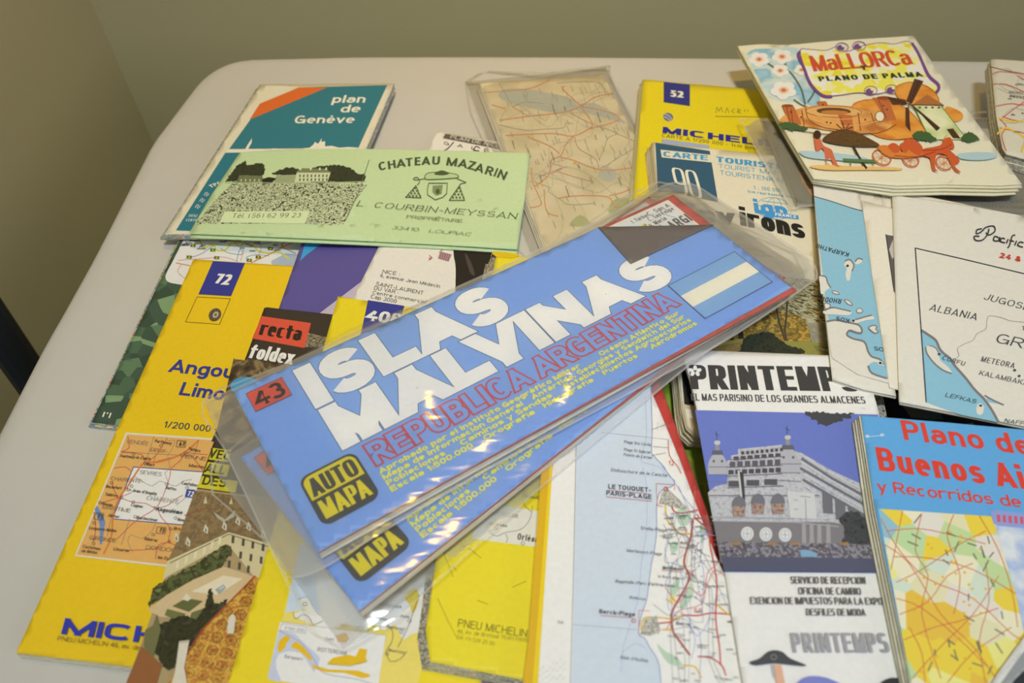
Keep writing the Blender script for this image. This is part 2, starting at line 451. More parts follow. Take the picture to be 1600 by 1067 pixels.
def glyph(ch, ws, wt, n, cv, grow=0):
    acc = None
    if ch in ACC: ch, acc = ACC[ch]
    g = G[ch]; ow = wt + g[0] * ws * .86; low = ch.islower() and ch not in 'bdfhklt'; top = XH if ch.islower() else 1.
    wy = wt * cv; polys = []
    def mp(x, y):
        sf = min(1, max(0, y / top)); return (wt / 2 + x * (ow - wt), y + wy / 2 * (1 - 2 * sf))
    for si, st in enumerate(g[1:]):
        diag = st[0] == 'D'; st = st[1:] if diag else st
        if acc is not None and ch == 'i' and si == 1: continue
        pts = []
        for q in st:
            if q[0] == 'a':
                _a, cx, cy, rx_, ry_, a0, a1 = q; k = max(4, int(abs(a1 - a0) / 18))
                for i in range(k + 1):
                    a = math.radians(a0 + (a1 - a0) * i / k); c, s = math.cos(a), math.sin(a)
                    pts.append(mp(cx + rx_ * math.copysign(abs(c) ** (2 / n), c), cy + ry_ * math.copysign(abs(s) ** (2 / n), s)))
            else: pts.append(mp(*q))
        S = [(x * cv, y) for x, y in pts]
        if diag:
            a, b = np.array(S[0]), np.array(S[1]); d = (b - a) / np.linalg.norm(b - a)
            lo = min(a[1], b[1]) - wy / 2 - grow / 2; hi = max(a[1], b[1]) + wy / 2 + grow / 2
            S = [tuple(a - d * wt * 1.2), tuple(b + d * wt * 1.2)]
            R_ = stroke(S, wy + grow); R_ = [clip_half(clip_half(r, 1, hi, True), 1, lo, False) for r in R_]
            hx = (wy + grow) / 2 / max(.3, abs(d[1]))
            for (X, Y), c_, sg in ((st[0], a, -1), (st[1], b, 1)):
                if 0 < X < 1:      # strokes meeting at an apex stop at its flat end
                    lim = c_[0] + hx * (1 if d[0] * sg > 0 else -1); R_ = [clip_half(r, 0, lim, d[0] * sg > 0) for r in R_ if len(r) > 2]
                elif ch in 'MNZz': R_ = [clip_half(clip_half(r, 0, (ow + grow / 2) * cv, True), 0, -grow / 2 * cv, False) for r in R_ if len(r) > 2]
        else:
            cl = len(S) > 3 and abs(S[0][0] - S[-1][0]) < 1e-6 and abs(S[0][1] - S[-1][1]) < 1e-6
            if not cl:   # butt ends reach the cap / base line
                a, b = np.array(S[0]), np.array(S[1])
                if abs(a[0] - b[0]) < 1e-6 and len(st) and st[0][0] != 'a': S[0] = tuple(a + (a - b) / np.linalg.norm(a - b) * (wy + grow) / 2)
                elif abs(a[1] - b[1]) < 1e-6 and st[0][0] != 'a': S[0] = tuple(a + (a - b) / np.linalg.norm(a - b) * (wy + grow) / 2)
                a, b = np.array(S[-1]), np.array(S[-2])
                if st[-1][0] != 'a' and (abs(a[0] - b[0]) < 1e-6 or abs(a[1] - b[1]) < 1e-6): S[-1] = tuple(a + (a - b) / np.linalg.norm(a - b) * (wy + grow) / 2)
            R_ = stroke(S, wy + grow, cl)
        polys += [(min(si, 3), [(x / cv, y) for x, y in r]) for r in R_ if len(r) > 2]
    if acc is not None:
        ax = ow / 2; yy = (XH if ch.islower() else 1) + .1; h = .16
        polys += [(0, r) for r in stroke([(ax - .08 * acc, yy), (ax + .08 * acc, yy + h)], wt * .8)]
    return polys, ow
KERN = {'LV': .2, 'LT': .16, 'LY': .16, 'AV': .16, 'VA': .16, 'PA': .1, 'TA': .14, 'AT': .14, 'LA': -.02, 'AU': .02, 'To': .12, 'Te': .12}
def layout(txt, R, wt, n=2.3, cv=.9, gap=.14, serif=False, slant=0, minw=.1, grow=0):
    ws = 1.
    for _try in range(12):      # lighten the pen when the words would not fit
        x = sum((.26 + gap) if ch == ' ' else wt + gap + .86 * G[ACC[ch][0] if ch in ACC else ch][0] * .42 for ch in txt) - gap
        if x <= R: break
        wt *= .9; gap *= .9
    def total(ws):
        x = 0
        for i_, ch in enumerate(txt):
            if ch == ' ': x += .32 * ws + gap; continue
            x -= KERN.get(txt[i_:i_ + 2], 0) * ws
            c = ACC[ch][0] if ch in ACC else ch; x += wt + G[c][0] * ws * .86 + gap
        return x - gap
    lo, hi = .05, 8.
    for i in range(40):
        ws = (lo + hi) / 2
        if total(ws) > R: hi = ws
        else: lo = ws
    k = R / total(ws); x = 0; o = []
    for i_, ch in enumerate(txt):
        if ch == ' ': x += .32 * ws + gap; continue
        P, ow = glyph(ch, ws, wt, n, cv, grow)
        for a, r in P: o.append((a, [((q[0] + x) * k + slant * q[1], q[1]) for q in r]))
        if serif and ch.isupper():
            for yb in (0, 1):
                xs = [q[0] for _a, r in P for q in r if abs(q[1] - yb) < wt * .6]
                if xs and ch not in 'COGQSU':
                    for xx in {round(min(xs) + wt / 2, 3), round(max(xs) - wt / 2, 3)}:
                        o.append((3, [((xx + x) * k + a + slant * (yb + b), yb + b) for a, b in ((-.12, -.02), (.12, -.02), (.12, .03), (-.12, .03))]))
        x += ow + gap - KERN.get(txt[i_:i_ + 2], 0) * ws
    return o
# small helpers for map print
def wig(rnd, a, b, n=6, amp=.08):
    a = np.array(a, float); b = np.array(b, float); d = b - a; nn = np.array([-d[1], d[0]]); o = [tuple(a)]
    for i in range(1, n): o.append(tuple(a + d * i / n + nn * rnd.uniform(-amp, amp)))
    return o + [tuple(b)]
def names(s, F, n, seed, cap=2.6, c='4a4640', part='map_print', u=(.05, .95), v=(.05, .95), ang=0):
    """tiny place names too small to read: rows of ticks"""
    rnd = random.Random(seed); o = []
    for i in range(n):
        x, y = F(rnd.uniform(*u), rnd.uniform(*v)); k = rnd.randint(4, 9); ca, sa = math.cos(ang), math.sin(ang)
        for j in range(k):
            h = cap * (1 if rnd.random() > .25 else 1.4); px = x + ca * j * cap * .72; py = y + sa * j * cap * .72
            o += stroke([(px, py), (px + rnd.uniform(-.4, .6), py - h)], cap * .28) + stroke([(px, py - h * rnd.uniform(.1, .9)), (px + cap * .5, py - h * rnd.uniform(.1, .9))], cap * .25)
    s.add(part, o, c)
def net(s, F, n, seed, w, c, part='map_print', u=(0, 1), v=(0, 1), amp=.12, k=6):
    rnd = random.Random(seed); L = []
    for i in range(n):
        if rnd.random() < .5: a, b = (u[0], rnd.uniform(*v)), (u[1], rnd.uniform(*v))
        else: a, b = (rnd.uniform(*u), v[0]), (rnd.uniform(*u), v[1])
        P = wig(rnd, a, b, k, amp); P = [(min(u[1], max(u[0], x)), min(v[1], max(v[0], y))) for x, y in P]
        L.append(Q(F, smooth(P, 3)))
    L = [[(x, y) for x, y in q] for q in L]
    s.ls(L, w, c, part)

# ------------------------------------------------------------------ the room
def struct(name, V, faces, m):
    o = mesh_obj(name, V, faces, [m], [0] * len(faces)); o['kind'] = 'structure'; return o
def wallmat():
    m, nt, b = newmat('wall_paint'); b.inputs['Roughness'].default_value = .75
    b.inputs['Base Color'].default_value = (.62, .57, .33, 1)
    tc = node(nt, 'ShaderNodeTexCoord'); n = node(nt, 'ShaderNodeTexNoise', i_2=160., i_3=3.); bp = node(nt, 'ShaderNodeBump'); bp.inputs['Strength'].default_value = .08
    nt.links.new(tc.outputs['Object'], n.inputs[0]); nt.links.new(n.outputs[0], bp.inputs['Height']); nt.links.new(bp.outputs[0], b.inputs['Normal']); return m
WM = wallmat(); YW = .76; XW = -.413
XR, YF, ZC = 3.2, -2.6, 2.6
struct('wall_back', [(XW, YW, 0), (XR, YW, 0), (XR, YW, ZC), (XW, YW, ZC)], [[0, 1, 2, 3]], WM)
struct('wall_left', [(XW, YF, 0), (XW, YW, 0), (XW, YW, ZC), (XW, YF, ZC)], [[0, 1, 2, 3]], WM)
fm, nt_, b_ = newmat('floor_vinyl'); b_.inputs['Base Color'].default_value = (.17, .15, .12, 1)
tc_ = node(nt_, 'ShaderNodeTexCoord'); n_ = node(nt_, 'ShaderNodeTexNoise', i_2=30., i_3=5.); r_ = node(nt_, 'ShaderNodeValToRGB')
r_.color_ramp.elements[0].color = (.14, .125, .1, 1); r_.color_ramp.elements[1].color = (.2, .18, .14, 1)
nt_.links.new(tc_.outputs['Object'], n_.inputs[0]); nt_.links.new(n_.outputs[0], r_.inputs[0]); nt_.links.new(r_.outputs[0], b_.inputs['Base Color'])
struct('floor', [(XW, YF, 0), (XR, YF, 0), (XR, YW, 0), (XW, YW, 0)], [[0, 1, 2, 3]], fm)

# ------------------------------------------------------------------ the table
def table():
    t = bpy.data.objects.new('table', None); COL.objects.link(t); t.location = (.45, .3, 0)
    t['label'] = 'long folding table against the corner of the olive walls'; t['category'] = 'table'
    edge = [(5, 650), (60, 545), (100, 475), (150, 385), (211, 267), (235, 222), (257, 192), (285, 155), (309, 125), (330, 108), (352, 97), (375, 91), (400, 88)]
    w = list(ray(edge) * (CZ - ZT)); w = [tuple(p) for p in w]
    # outline of the cloth on the top, the unseen remainder continued as a plain rectangle
    a = math.atan2(.595 - .633, .443 + .22)
    back = [tuple(q) for q in ray([(560, 84.5), (720, 84), (900, 84.5), (1080, 86), (1260, 88), (1430, 90), (1600, 92)]) * (CZ - ZT)]
    L = 1.83; out = smooth(w, 4)[:-1] + back + [(L - .32, .595 - .03), (L - .28, .55), (L - .30, -.08), (L - .34, -.12), (-.24, -.115), (-.28, -.075)]
    # table top (board) and legs
    cx = np.mean([p[0] for p in out]); org = np.array([.45, .3, 0])
    bd = [(p[0] * .992 + .003, p[1] * .992 + .002) for p in out][::-1]
    n = len(bd); V = [(x, y, ZT - .004) for x, y in bd] + [(x, y, ZT - .045) for x, y in bd]
    F = [list(range(n))[::-1], list(range(n, 2 * n))] + [[i, (i + 1) % n, (i + 1) % n + n, i + n] for i in range(n)]
    mt = mat('8b8172', .5); mesh_obj('table_top', np.array(V) - org, F, [mt], [0] * len(F), t)
    for x in (-.16, 1.38):
        for y in (.02, .48):
            V = []; F = []
            for z in (0, ZT - .045):
                for k in range(12): V.append((x + .013 * math.cos(k * math.pi / 6), y + .013 * math.sin(k * math.pi / 6), z))
            F = [[k, (k + 1) % 12, (k + 1) % 12 + 12, k + 12] for k in range(12)] + [list(range(12)), list(range(12, 24))]
            mesh_obj('leg', np.array(V) - org, F, [mat('3a3a3c', .35)], [0] * len(F), t)
    # the cloth
    c = bpy.data.objects.new('tablecloth', bpy.data.meshes.new('tablecloth')); COL.objects.link(c)
    bm = bmesh.new(); N = len(out); P = np.array(out); rings = []
    rnd = random.Random(4)
    nrm = []
    for i in range(N):
        d = P[(i + 1) % N] - P[i - 1]; d /= np.linalg.norm(d) + 1e-9; nrm.append((-d[1], d[0]))
    nrm = np.array(nrm); 
    if np.sum((P[0] + nrm[0] * .01 - P.mean(0)) ** 2) < np.sum((P[0] - P.mean(0)) ** 2): nrm = -nrm
    prof = [(-.012, 0), (-.005, -.0006), (-.0015, -.0025), (0, -.0065), (.0012, -.014), (.002, -.06), (.006, -.16), (.009, -.26)]
    s = np.cumsum(np.r_[0, np.linalg.norm(np.diff(P, axis=0), axis=1)])
    for o, z in prof:
        ring = []
        for i in range(N):
            fold = (.007 * math.sin(s[i] * 46) + .004 * math.sin(s[i] * 101 + 1)) * min(1, max(0, -z - .02) / .2)
            q = P[i] + nrm[i] * (o + fold); ring.append(bm.verts.new((q[0], q[1], ZT + z)))
        rings.append(ring)
    for a_, b2 in zip(rings, rings[1:]):
        for i in range(N): bm.faces.new([a_[i], a_[(i + 1) % N], b2[(i + 1) % N], b2[i]])
    bm.faces.new(rings[0])
    bmesh.ops.recalc_face_normals(bm, faces=bm.faces)
    for f in bm.faces: f.smooth = len(f.verts) == 4
    bm.to_mesh(c.data); bm.free()
    m, nt, b = newmat('white_cloth'); b.inputs['Roughness'].default_value = .9; b.inputs['Specular IOR Level'].default_value = .1
    b.inputs['Sheen Weight'].default_value = .2
    tc = node(nt, 'ShaderNodeTexCoord'); n1 = node(nt, 'ShaderNodeTexNoise', i_2=9., i_3=3.); n2 = node(nt, 'ShaderNodeTexNoise', i_2=900., i_3=2.)
    bp = node(nt, 'ShaderNodeBump'); bp.inputs['Strength'].default_value = .35; bp.inputs['Distance'].default_value = .02
    bp2 = node(nt, 'ShaderNodeBump'); bp2.inputs['Strength'].default_value = .1; bp2.inputs['Distance'].default_value = .001
    for q in (n1, n2): nt.links.new(tc.outputs['Object'], q.inputs[0])
    nt.links.new(n1.outputs[0], bp.inputs['Height']); nt.links.new(n2.outputs[0], bp2.inputs['Height']); nt.links.new(bp.outputs[0], bp2.inputs['Normal']); nt.links.new(bp2.outputs[0], b.inputs['Normal'])
    b.inputs['Base Color'].default_value = (.64, .625, .59, 1); c.data.materials.append(m)
    c['label'] = 'plain off-white tablecloth covering the long table'; c['category'] = 'tablecloth'
table()

# folding chair leaning in the gap between table and left wall: a dark tube shows at the left edge
def chair():
    t = bpy.data.objects.new('folding_chair', None); COL.objects.link(t); t.location = (-.36, .1, 0)
    t['label'] = 'dark chair leaning between tablecloth and left wall, only one bar in view'; t['category'] = 'chair'
    org = np.array([-.36, .1, 0])
    def tube(name, a, b, w, h):
        a = Vector(a); b = Vector(b); d = (b - a).normalized(); s1 = d.cross(Vector((1, 0, 0))).normalized(); s2 = d.cross(s1).normalized()
        bm = bmesh.new(); R = []
        for p in (a, b): R.append([bm.verts.new(p + s1 * w * math.cos(k * math.pi / 6) + s2 * h * math.sin(k * math.pi / 6)) for k in range(12)])
        for k in range(12): bm.faces.new([R[0][k], R[0][(k + 1) % 12], R[1][(k + 1) % 12], R[1][k]])
        bm.faces.new(R[0]); bm.faces.new(R[1]); bmesh.ops.translate(bm, verts=bm.verts, vec=-Vector(org)); bmesh.ops.recalc_face_normals(bm, faces=bm.faces)
        me = bpy.data.meshes.new(name); bm.to_mesh(me); bm.free(); me.materials.append(mat('20252b', .4)); o = bpy.data.objects.new(name, me); COL.objects.link(o); o.parent = t
    # bar passes through the line seen from pixels (0,515) to (45,575)
    A = ray([(-40, 462)])[0]; B = ray([(40, 578)])[0]
    x = -.335
    pa = (x, A[1] * x / A[0], CZ - x / A[0]); pb = (x, B[1] * x / B[0], CZ - x / B[0])
    pa, pb = Vector(pa), Vector(pb); d = (pb - pa).normalized()
    tl = pa - d * .05; k = -(tl.z - .02) / d.z; bot = tl + d * k if d.z < 0 else pb
    tube('back_post', tl, bot, .0135, .010)
    tube('rear_leg', (x - .03, tl.y - .05, .62), (x - .03, bot.y - .3, .02), .011, .009)
    o = tl - d * .0
    tube('seat', (x - .012, tl.y - .02, .45), (x - .012, tl.y - .38, .30), .012, .012)
    tube('top_rail', tl, tl + Vector((-.04, 0, .0)), .013, .010)
chair()

# ------------------------------------------------------------------ shared materials
MAPSIDE = noisy('map_paper_edge', ['d8d2c2', 'c0604a', 'e2ddcf', '5f86b0', 'd9cf9a', '4f8a4a', 'dcd6c6'], 150, 3, stretch=(1, 1, 5), lo=.25, hi=.75, gloss=.7)
PALESIDE = noisy('paper_edge', ['b9b19c', 'd8d1be', 'a39a83', 'd2cab5'], 900, 2, stretch=(.08, .08, 3), lo=.3, hi=.7, gloss=.7)
YSIDE = noisy('worn_yellow_edge', ['b5a04a', 'd9cf9a', '8f8450', 'e3dcc0'], 700, 2, stretch=(.2, .2, 3), gloss=.7)
YEL = 'e2bd1e'; YEL2 = 'edcb26'; BLUE = '353a8e'; NAVY = '2d3180'
SEA = 'c2cff2'; MAPW = 'dcdcdc'; INK = '3a3a3c'

# ================================================================== left cluster, bottom up
# --- road map with camouflage cover
o = [(322, 290), (505, 300), (400, 690), (143, 660)]
s = Thing('road_map', 'road map with dark green camouflage border, lying under the yellow map 72', 'map', [o], .004)
CAMO = noisy('camouflage_print', ['3a4e40', '42584a', '4c6650', '3f5445', '5d7a5c', '7c9a72'], 95, 0, lo=0, hi=.9, const=True, kind='voronoi', stretch=(1, 1.5, 1), rot=.7)
s.body(o, CAMO, MAPSIDE, 3, left=(-8, 2), under=MAPSIDE)
F = quad([(322, 290), (505, 300), (400, 690), (143, 660)])
pan = [(330, 290), (505, 300), (452, 470), (277, 444)] + smooth([(277, 444), (262, 440), (259, 430), (268, 412)], 4)
s.p(pan, 'dcdde0', 'map_panel')
s.p([(424, 408), (446, 396), (470, 398), (476, 372), (484, 372), (470, 440), (424, 412)], 'a5b4c8', 'map_print')
rd = random.Random(7)
s.ls([smooth(q, 4) for q in ([(300, 370), (312, 376), (318, 387), (334, 383), (338, 391), (352, 391), (362, 380), (375, 379), (377, 368)], [(377, 379), (396, 384), (403, 392), (420, 396), (436, 394), (452, 405)])], 2.4, 'd8cb3c', 'map_print')
s.ls([smooth(q, 4) for q in ([(275, 411), (300, 416)], [(392, 411), (420, 398), (446, 384), (470, 374)], [(455, 372), (440, 384), (462, 396)])], 1.6, 'c98a5a', 'map_print')
s.ls([smooth(q, 4) for q in ([(290, 404), (312, 398), (334, 384)], [(345, 388), (356, 395), (378, 398), (380, 390)], [(370, 408), (374, 392), (384, 378), (410, 382), (446, 370)], [(388, 410), (386, 402), (402, 398), (420, 400)])], .9, '5f7db0', 'map_print')
s.ls([smooth(q, 4) for q in ([(278, 407), (320, 404), (350, 402), (372, 409)], [(283, 414), (278, 425), (290, 436)], [(360, 372), (378, 392), (376, 408)], [(400, 374), (408, 388), (398, 410)])], .8, 'c47a72', 'map_print')
for x, y in [(301, 375), (302, 384), (296, 402), (333, 391), (339, 403), (390, 407), (404, 402), (423, 389)]:
    s.p([(x - 4, y - 2.5), (x + 4, y - 2), (x + 3.4, y + 2.6), (x - 4.6, y + 2.2)], '55701c', 'campsite_mark'); s.p([(x - 1.8, y + 1.3), (x, y - 1.7), (x + 1.6, y + 1.3)], 'd9c93c', 'campsite_mark')
names(s, F, 26, 3, 2.2, u=(.12, .8), v=(.2, .34)); names(s, F, 8, 4, 2.2, u=(.0, .15), v=(.28, .33), c='55504a')
s.t("I'I", (160, 652), (172, 654), (163, 644), 'e4e2d6', .12)
s.done({'map_panel': 'pale printed map panel with rounded corner'})

# --- yellow map 72
o = smooth([(25, 1020), (300, 410)], 1) + [(301, 407), (305, 405), (308, 405.3), (565, 423), (410, 1066)]
s = Thing('folded_map', 'yellow folded map numbered 72, its inset map orange, at the left edge of the spread', 'map', [o], .0045, 'yellow folded maps with blue number boxes')
s.body(o, YEL, YSIDE, 3, jig=1.4, left=(-1, 3))
s.p([(333, 408), (383, 411), (361, 463), (310, 460)], BLUE, 'number_box')
s.t('72', (333, 444), (357, 445.5), (339, 427.5), 'e8e6dc', .24, 'number_box', n=3, cv=.75, gap=.06, slant=.1)
s.l([(308, 464), (360, 467), (343, 507), (290, 503)], .8, '4c4626', closed=True)
# the tyre in the emblem frame
s.e(336, 492, 11, 9, '4e463a', 'tyre_emblem', rot=-.9); s.e(337, 492, 5.5, 4.2, 'b9ab8a', 'tyre_emblem', rot=-.9); s.e(337, 492, 2.6, 2, '6a6252', 'tyre_emblem', rot=-.9)
s.ls([[(336 + 10.5 * math.cos(a), 492 + 8.6 * math.sin(a)), (336 + 7 * math.cos(a + .2), 492 + 6 * math.sin(a + .2))] for a in [k * .52 for k in range(12)]], .8, '8b8068', 'tyre_emblem')
s.t('Angoulême', (263, 581), (438, 600), (271, 561), BLUE, .2, 'title_lettering', gap=.1)
s.t('Limoges', (279, 617), (405, 633), (287, 597), BLUE, .2, 'title_lettering', gap=.1)
s.t('1/200 000 _ 1cm: 2km', (255, 668), (415, 683), (258, 658), '34405a', .15)
inset = [(199, 679), (420, 694), (355, 893), (120, 867)]
s.p([(197, 676), (424, 691), (357, 897), (117, 869)], 'd6d4c6', 'inset_map')
s.p(inset, 'd8a862', 'inset_map')
s.p([(152, 790), (158, 800), (165, 815), (160, 850), (156, 852), (156, 820), (148, 796)], '7088bd', 'inset_map')
core = [(209, 730), (350, 740), (305, 822), (176, 811)]
s.p(core, 'dededd', 'inset_map'); s.l(core, 1.4, '3b418f', 'inset_map', closed=True)
R_ = [[(200, 682), (202, 700), (190, 706)], [(190, 707), (222, 711), (226, 724)], [(262, 685), (252, 700), (244, 712), (230, 724), (258, 718), (290, 709), (302, 703)], [(290, 706), (282, 720), (268, 732), (266, 744), (260, 762), (254, 778), (246, 792)], [(291, 708), (325, 711)], [(300, 714), (312, 728), (318, 736)], [(178, 732), (196, 730), (206, 738)], [(206, 770), (186, 778), (156, 787)], [(186, 780), (178, 764), (175, 752)], [(188, 778), (208, 785), (228, 787), (244, 794), (262, 790), (272, 782), (286, 774)], [(244, 794), (236, 800), (222, 808), (206, 820), (184, 842)], [(248, 798), (252, 808), (266, 826), (264, 846), (275, 852)], [(264, 848), (248, 852), (243, 874)], [(264, 846), (240, 858), (196, 860)], [(147, 800), (150, 826), (146, 848)]]
s.ls([smooth(q, 3) for q in R_], 1.15, 'c05248', 'inset_map')
s.ls([smooth(q, 4) for q in ([(311, 688), (298, 700), (280, 712), (250, 722), (226, 724), (214, 738), (200, 760), (186, 780), (177, 808), (174, 840), (162, 866)],)], 2.6, 'cf7a3c', 'inset_map')
s.ls([[(190, 706), (250, 710), (303, 713), (311, 688)], [(241, 683), (231, 712), (226, 730)], [(203, 811), (190, 852)], [(176, 800), (168, 838)], [(244, 712), (240, 724)]], .7, '77726a', 'inset_map')
s.ls([smooth(q, 2) for q in ([(262, 690), (274, 688), (268, 704), (262, 712), (266, 730), (258, 740), (264, 756), (250, 752), (238, 760), (222, 752), (210, 744)], [(262, 756), (276, 760), (286, 752), (300, 750)], [(244, 816), (238, 830), (222, 842), (206, 836), (200, 846), (208, 864)], [(276, 790), (288, 780), (300, 770)])], .7, '8a8276', 'inset_map')
for x, y in [(252, 697), (209, 710), (227, 724), (290, 708), (175, 755), (206, 760), (261, 757), (293, 763), (209, 785), (190, 778), (243, 794), (212, 808), (275, 810), (157, 786), (148, 818), (240, 836), (265, 847), (147, 850), (267, 827)]:
    s.l(ell(x, y, 2.3, 2), .8, '5a5650', 'inset_map', closed=True)
TT = lambda txt, x, y, x2, y2, cap, c='5a4c40', wt=.16, **k: s.t(txt, (x, y), (x2, y2), (x + cap * .38, y - cap * .95), c, wt, 'inset_map', **k)
TT('VENDÉE', 197, 693, 232, 697, 6, '8a7f74', .12); TT('Parthenay', 242, 692, 268, 696, 5); TT('DEUX-', 235, 706, 261, 709, 6, '7a6a58', .12); TT('Fontenay-le-Comte', 188, 715, 235, 720, 5)
TT('VIENNE', 280, 715, 322, 721, 6, '7a6a58', .12); TT('Niort', 229, 728, 241, 730, 5); TT('Montmorillon', 295, 730, 340, 736, 5); TT('Poitiers', 295, 704, 313, 708, 5)
TT('SÈVRES' .replace('È', 'E'), 218, 741, 252, 745, 6, '8a8884', .12); TT('CHARENTE-', 173, 751, 224, 756, 6, '8a7a66', .12); TT('Rochefort', 166, 763, 190, 766, 5); TT('St-Jean-d\'Angély', 198, 768, 245, 775, 5)
TT('Saintes', 165, 775, 184, 778, 5); TT('Ruffec', 259, 765, 276, 768, 5); TT('Confolens', 284, 758, 310, 762, 5); TT('CHARENTE', 229, 782, 279, 788, 6.5, '9a9894', .12); TT('Cognac', 205, 792, 224, 795, 5); TT('Royan', 160, 790, 176, 793, 5)
TT('Angoulême', 244, 799, 285, 805, 6.5, '4a4a4e', .2); TT('MARITIME', 160, 796, 204, 802, 6, '8a7a66', .12); TT('Jarnac', 169, 808, 187, 811, 5); TT('Barbezieux', 214, 812, 246, 816, 5); TT('Nontron', 278, 815, 300, 818, 5)
TT('Lesparre-Médoc', 140, 828, 183, 833, 5); TT('GIRONDE', 140, 844, 182, 849, 6.5, '7a6a58', .12); TT('Ribérac', 226, 845, 247, 848, 5); TT('DORDOGNE', 228, 859, 290, 866, 6.5, '8a7a66', .12); TT('Castelnau', 130, 857, 157, 861, 5); TT('de-Médoc', 128, 864, 153, 867, 5); TT('Libourne', 178, 861, 202, 864, 5); TT('las Eyzies', 247, 874, 275, 878, 5); TT('Bra', 272, 829, 282, 830, 5)
for tx, x, y in (('67', 280, 698), ('71', 152, 811), ('75', 249, 833)):
    TT(tx, x, y, x + 8, y + .6, 7, '4a443c', .18); s.l([(x - 2, y - 8.5), (x + 11.5, y - 7.5), (x + 9.5, y + 2.5), (x - 4, y + 1.5)], .7, '6a6258', 'inset_map', closed=True)
s.p([(293, 766), (306, 767), (303, 779), (290, 778)], '3b4c9a', 'inset_map'); TT('72', 293, 777, 302, 778, 8.5, 'e8e8ec', .2, n=3)
s.t('MICHELIN', (97, 992), (392, 1024), (104, 967), '2f39a6', .36, 'maker_lettering', n=3.2, cv=.62, gap=.14)
s.t('PNEU MICHELIN 46, av. de Breteuil 75341 PARIS', (91, 1002), (330, 1030), (93, 995), '5e5f38', .12)
s.done({'inset_map': 'orange inset map with a white framed middle', 'number_box': 'blue box with white number 72'})

# --- purple brochure
o = [(499, 300), (690, 318), (606, 640), (391, 610)]
s = Thing('brochure', 'purple brochure with light blue and lilac corners, partly under the red and black map', 'brochure', [o], .0012)
s.body(o, '595296', 'd8d6d2', 1, jig=.5)
s.p([(499, 300), (600, 309), (478, 399), (469, 408)], '3f9fd6', 'light_blue_corner')
s.p([(574, 433), (640, 440), (606, 560), (560, 560), (470, 620), (430, 615), (470, 520)][:5] + [(500, 489)], 'b9aec6', 'lilac_band')
s.done()

# --- recta foldex map
o = [(413, 481), (418, 480), (425, 481), (668, 507), (580, 1140), (180, 1110), (200, 1062), (335, 688)]
s = Thing('folded_map', 'folded map with red and black lettering panel over a courtyard picture, beside yellow map 408', 'map', [o], .0045)
s.body(o, '3b332c', MAPSIDE, 3, jig=1.2)
DARKPIC = noisy('night_street_print', ['2a221c', '3b3129', '564736', '8a7752', '463a30', 'b8a67c'], 130, 5, lo=.3, hi=.76)
s.p([(386, 560), (480, 574), (560, 585), (520, 640), (500, 700), (330, 690)], DARKPIC, 'dark_photograph')
s.p([(365, 560), (398, 566), (378, 640), (340, 690), (335, 688)], DARKPIC, 'dark_photograph')
s.p([(481, 520), (510, 527), (506, 545), (475, 542), (474, 535)], noisy('far_town_print', ['6a4636', '8d8a72', '4a3a30', 'a09c84'], 300, 3), 'dark_photograph')
s.p([(409, 494), (486, 505), (476, 544), (394, 529)], 'd0543f', 'red_panel')
s.t('recta', (404, 523), (469, 533), (411, 501), '2c241e', .3, 'red_panel', n=3.4, cv=.6, gap=.07)
s.t('foldex', (387, 559), (456, 570), (393, 537), 'eceae2', .2, 'white_lettering', n=3, cv=.65, gap=.05, slant=.12)
s.e(384, 604, 24, 15, '3f93c8', 'blue_disc'); s.e(392, 622, 14, 12, 'c4583f', 'blue_disc')
# yellow lettering on the wall
s.ps([[(333, 700), (362, 704), (356, 722), (326, 718)], [(325, 722), (360, 727), (354, 745), (318, 741)], [(316, 744), (372, 752), (368, 770), (308, 762)]], 'c9c02c', 'yellow_label')
s.t('VEC', (325, 715), (358, 720), (330, 701), '3a3a22', .2, 'yellow_label', gap=.08); s.t('ALL', (319, 738), (350, 742), (324, 724), '3a3a22', .2, 'yellow_label', gap=.08); s.t('DES', (315, 757), (352, 762), (320, 743), '3a3a22', .2, 'yellow_label', gap=.08)
# the courtyard picture
ROOF = noisy('roof_slates_print', ['7d6848', '8c7652', '6f5c42', '97805c'], 240, 4)
P_ = 'courtyard_photograph'
s.p([(308, 764), (372, 772), (420, 778), (560, 800), (560, 1140), (180, 1110), (205, 1050)], 'a5916a', P_)
s.p([(305, 767), (372, 775), (430, 782), (440, 860), (358, 832), (262, 877), (275, 850)], ROOF, P_)
s.ps([[(322, 775), (318, 787), (324, 787)], [(362, 778), (358, 788), (364, 788)]], 'c4b898', P_)
s.p([(334, 800), (352, 812), (368, 797), (366, 808), (350, 816), (340, 810)], 'a9a79a', P_)
s.l([(288, 806), (326, 793)], 1.6, '8d5238', P_)
s.p([(262, 877), (358, 832), (440, 855), (430, 910), (420, 940), (400, 905), (356, 850), (300, 880), (255, 905)], 'c9bf98', P_)     # facade
s.l([(266, 880), (358, 835), (430, 858)], 1.2, '5a4a38', P_)
for x, y in [(272, 843), (290, 850), (318, 830), (347, 825), (368, 817), (385, 826), (408, 838), (424, 845)]:
    s.p([(x, y), (x + 3, y - 11), (x + 8, y - 4), (x + 7, y + 5)], 'c9c4b0', P_); s.p([(x + 2.5, y), (x + 4, y - 6), (x + 5.5, y + 2)], '5c5646', P_)
WIN = [[(x, y), (x + 4, y + 1), (x + 3, y + 12), (x - 1, y + 11)] for x, y in [(363, 838), (379, 842), (394, 846), (410, 850), (424, 855), (359, 858), (375, 862), (391, 866), (407, 870), (357, 876), (373, 879), (387, 884)]]
s.ps(WIN, '4d4740', P_)
s.ps([[(x, y), (x + 5, y - 3), (x + 4, y + 8), (x - 1, y + 11)] for x, y in [(276, 879), (290, 871), (304, 864), (318, 857), (330, 849), (342, 842)]], 'd6cfb0', P_)
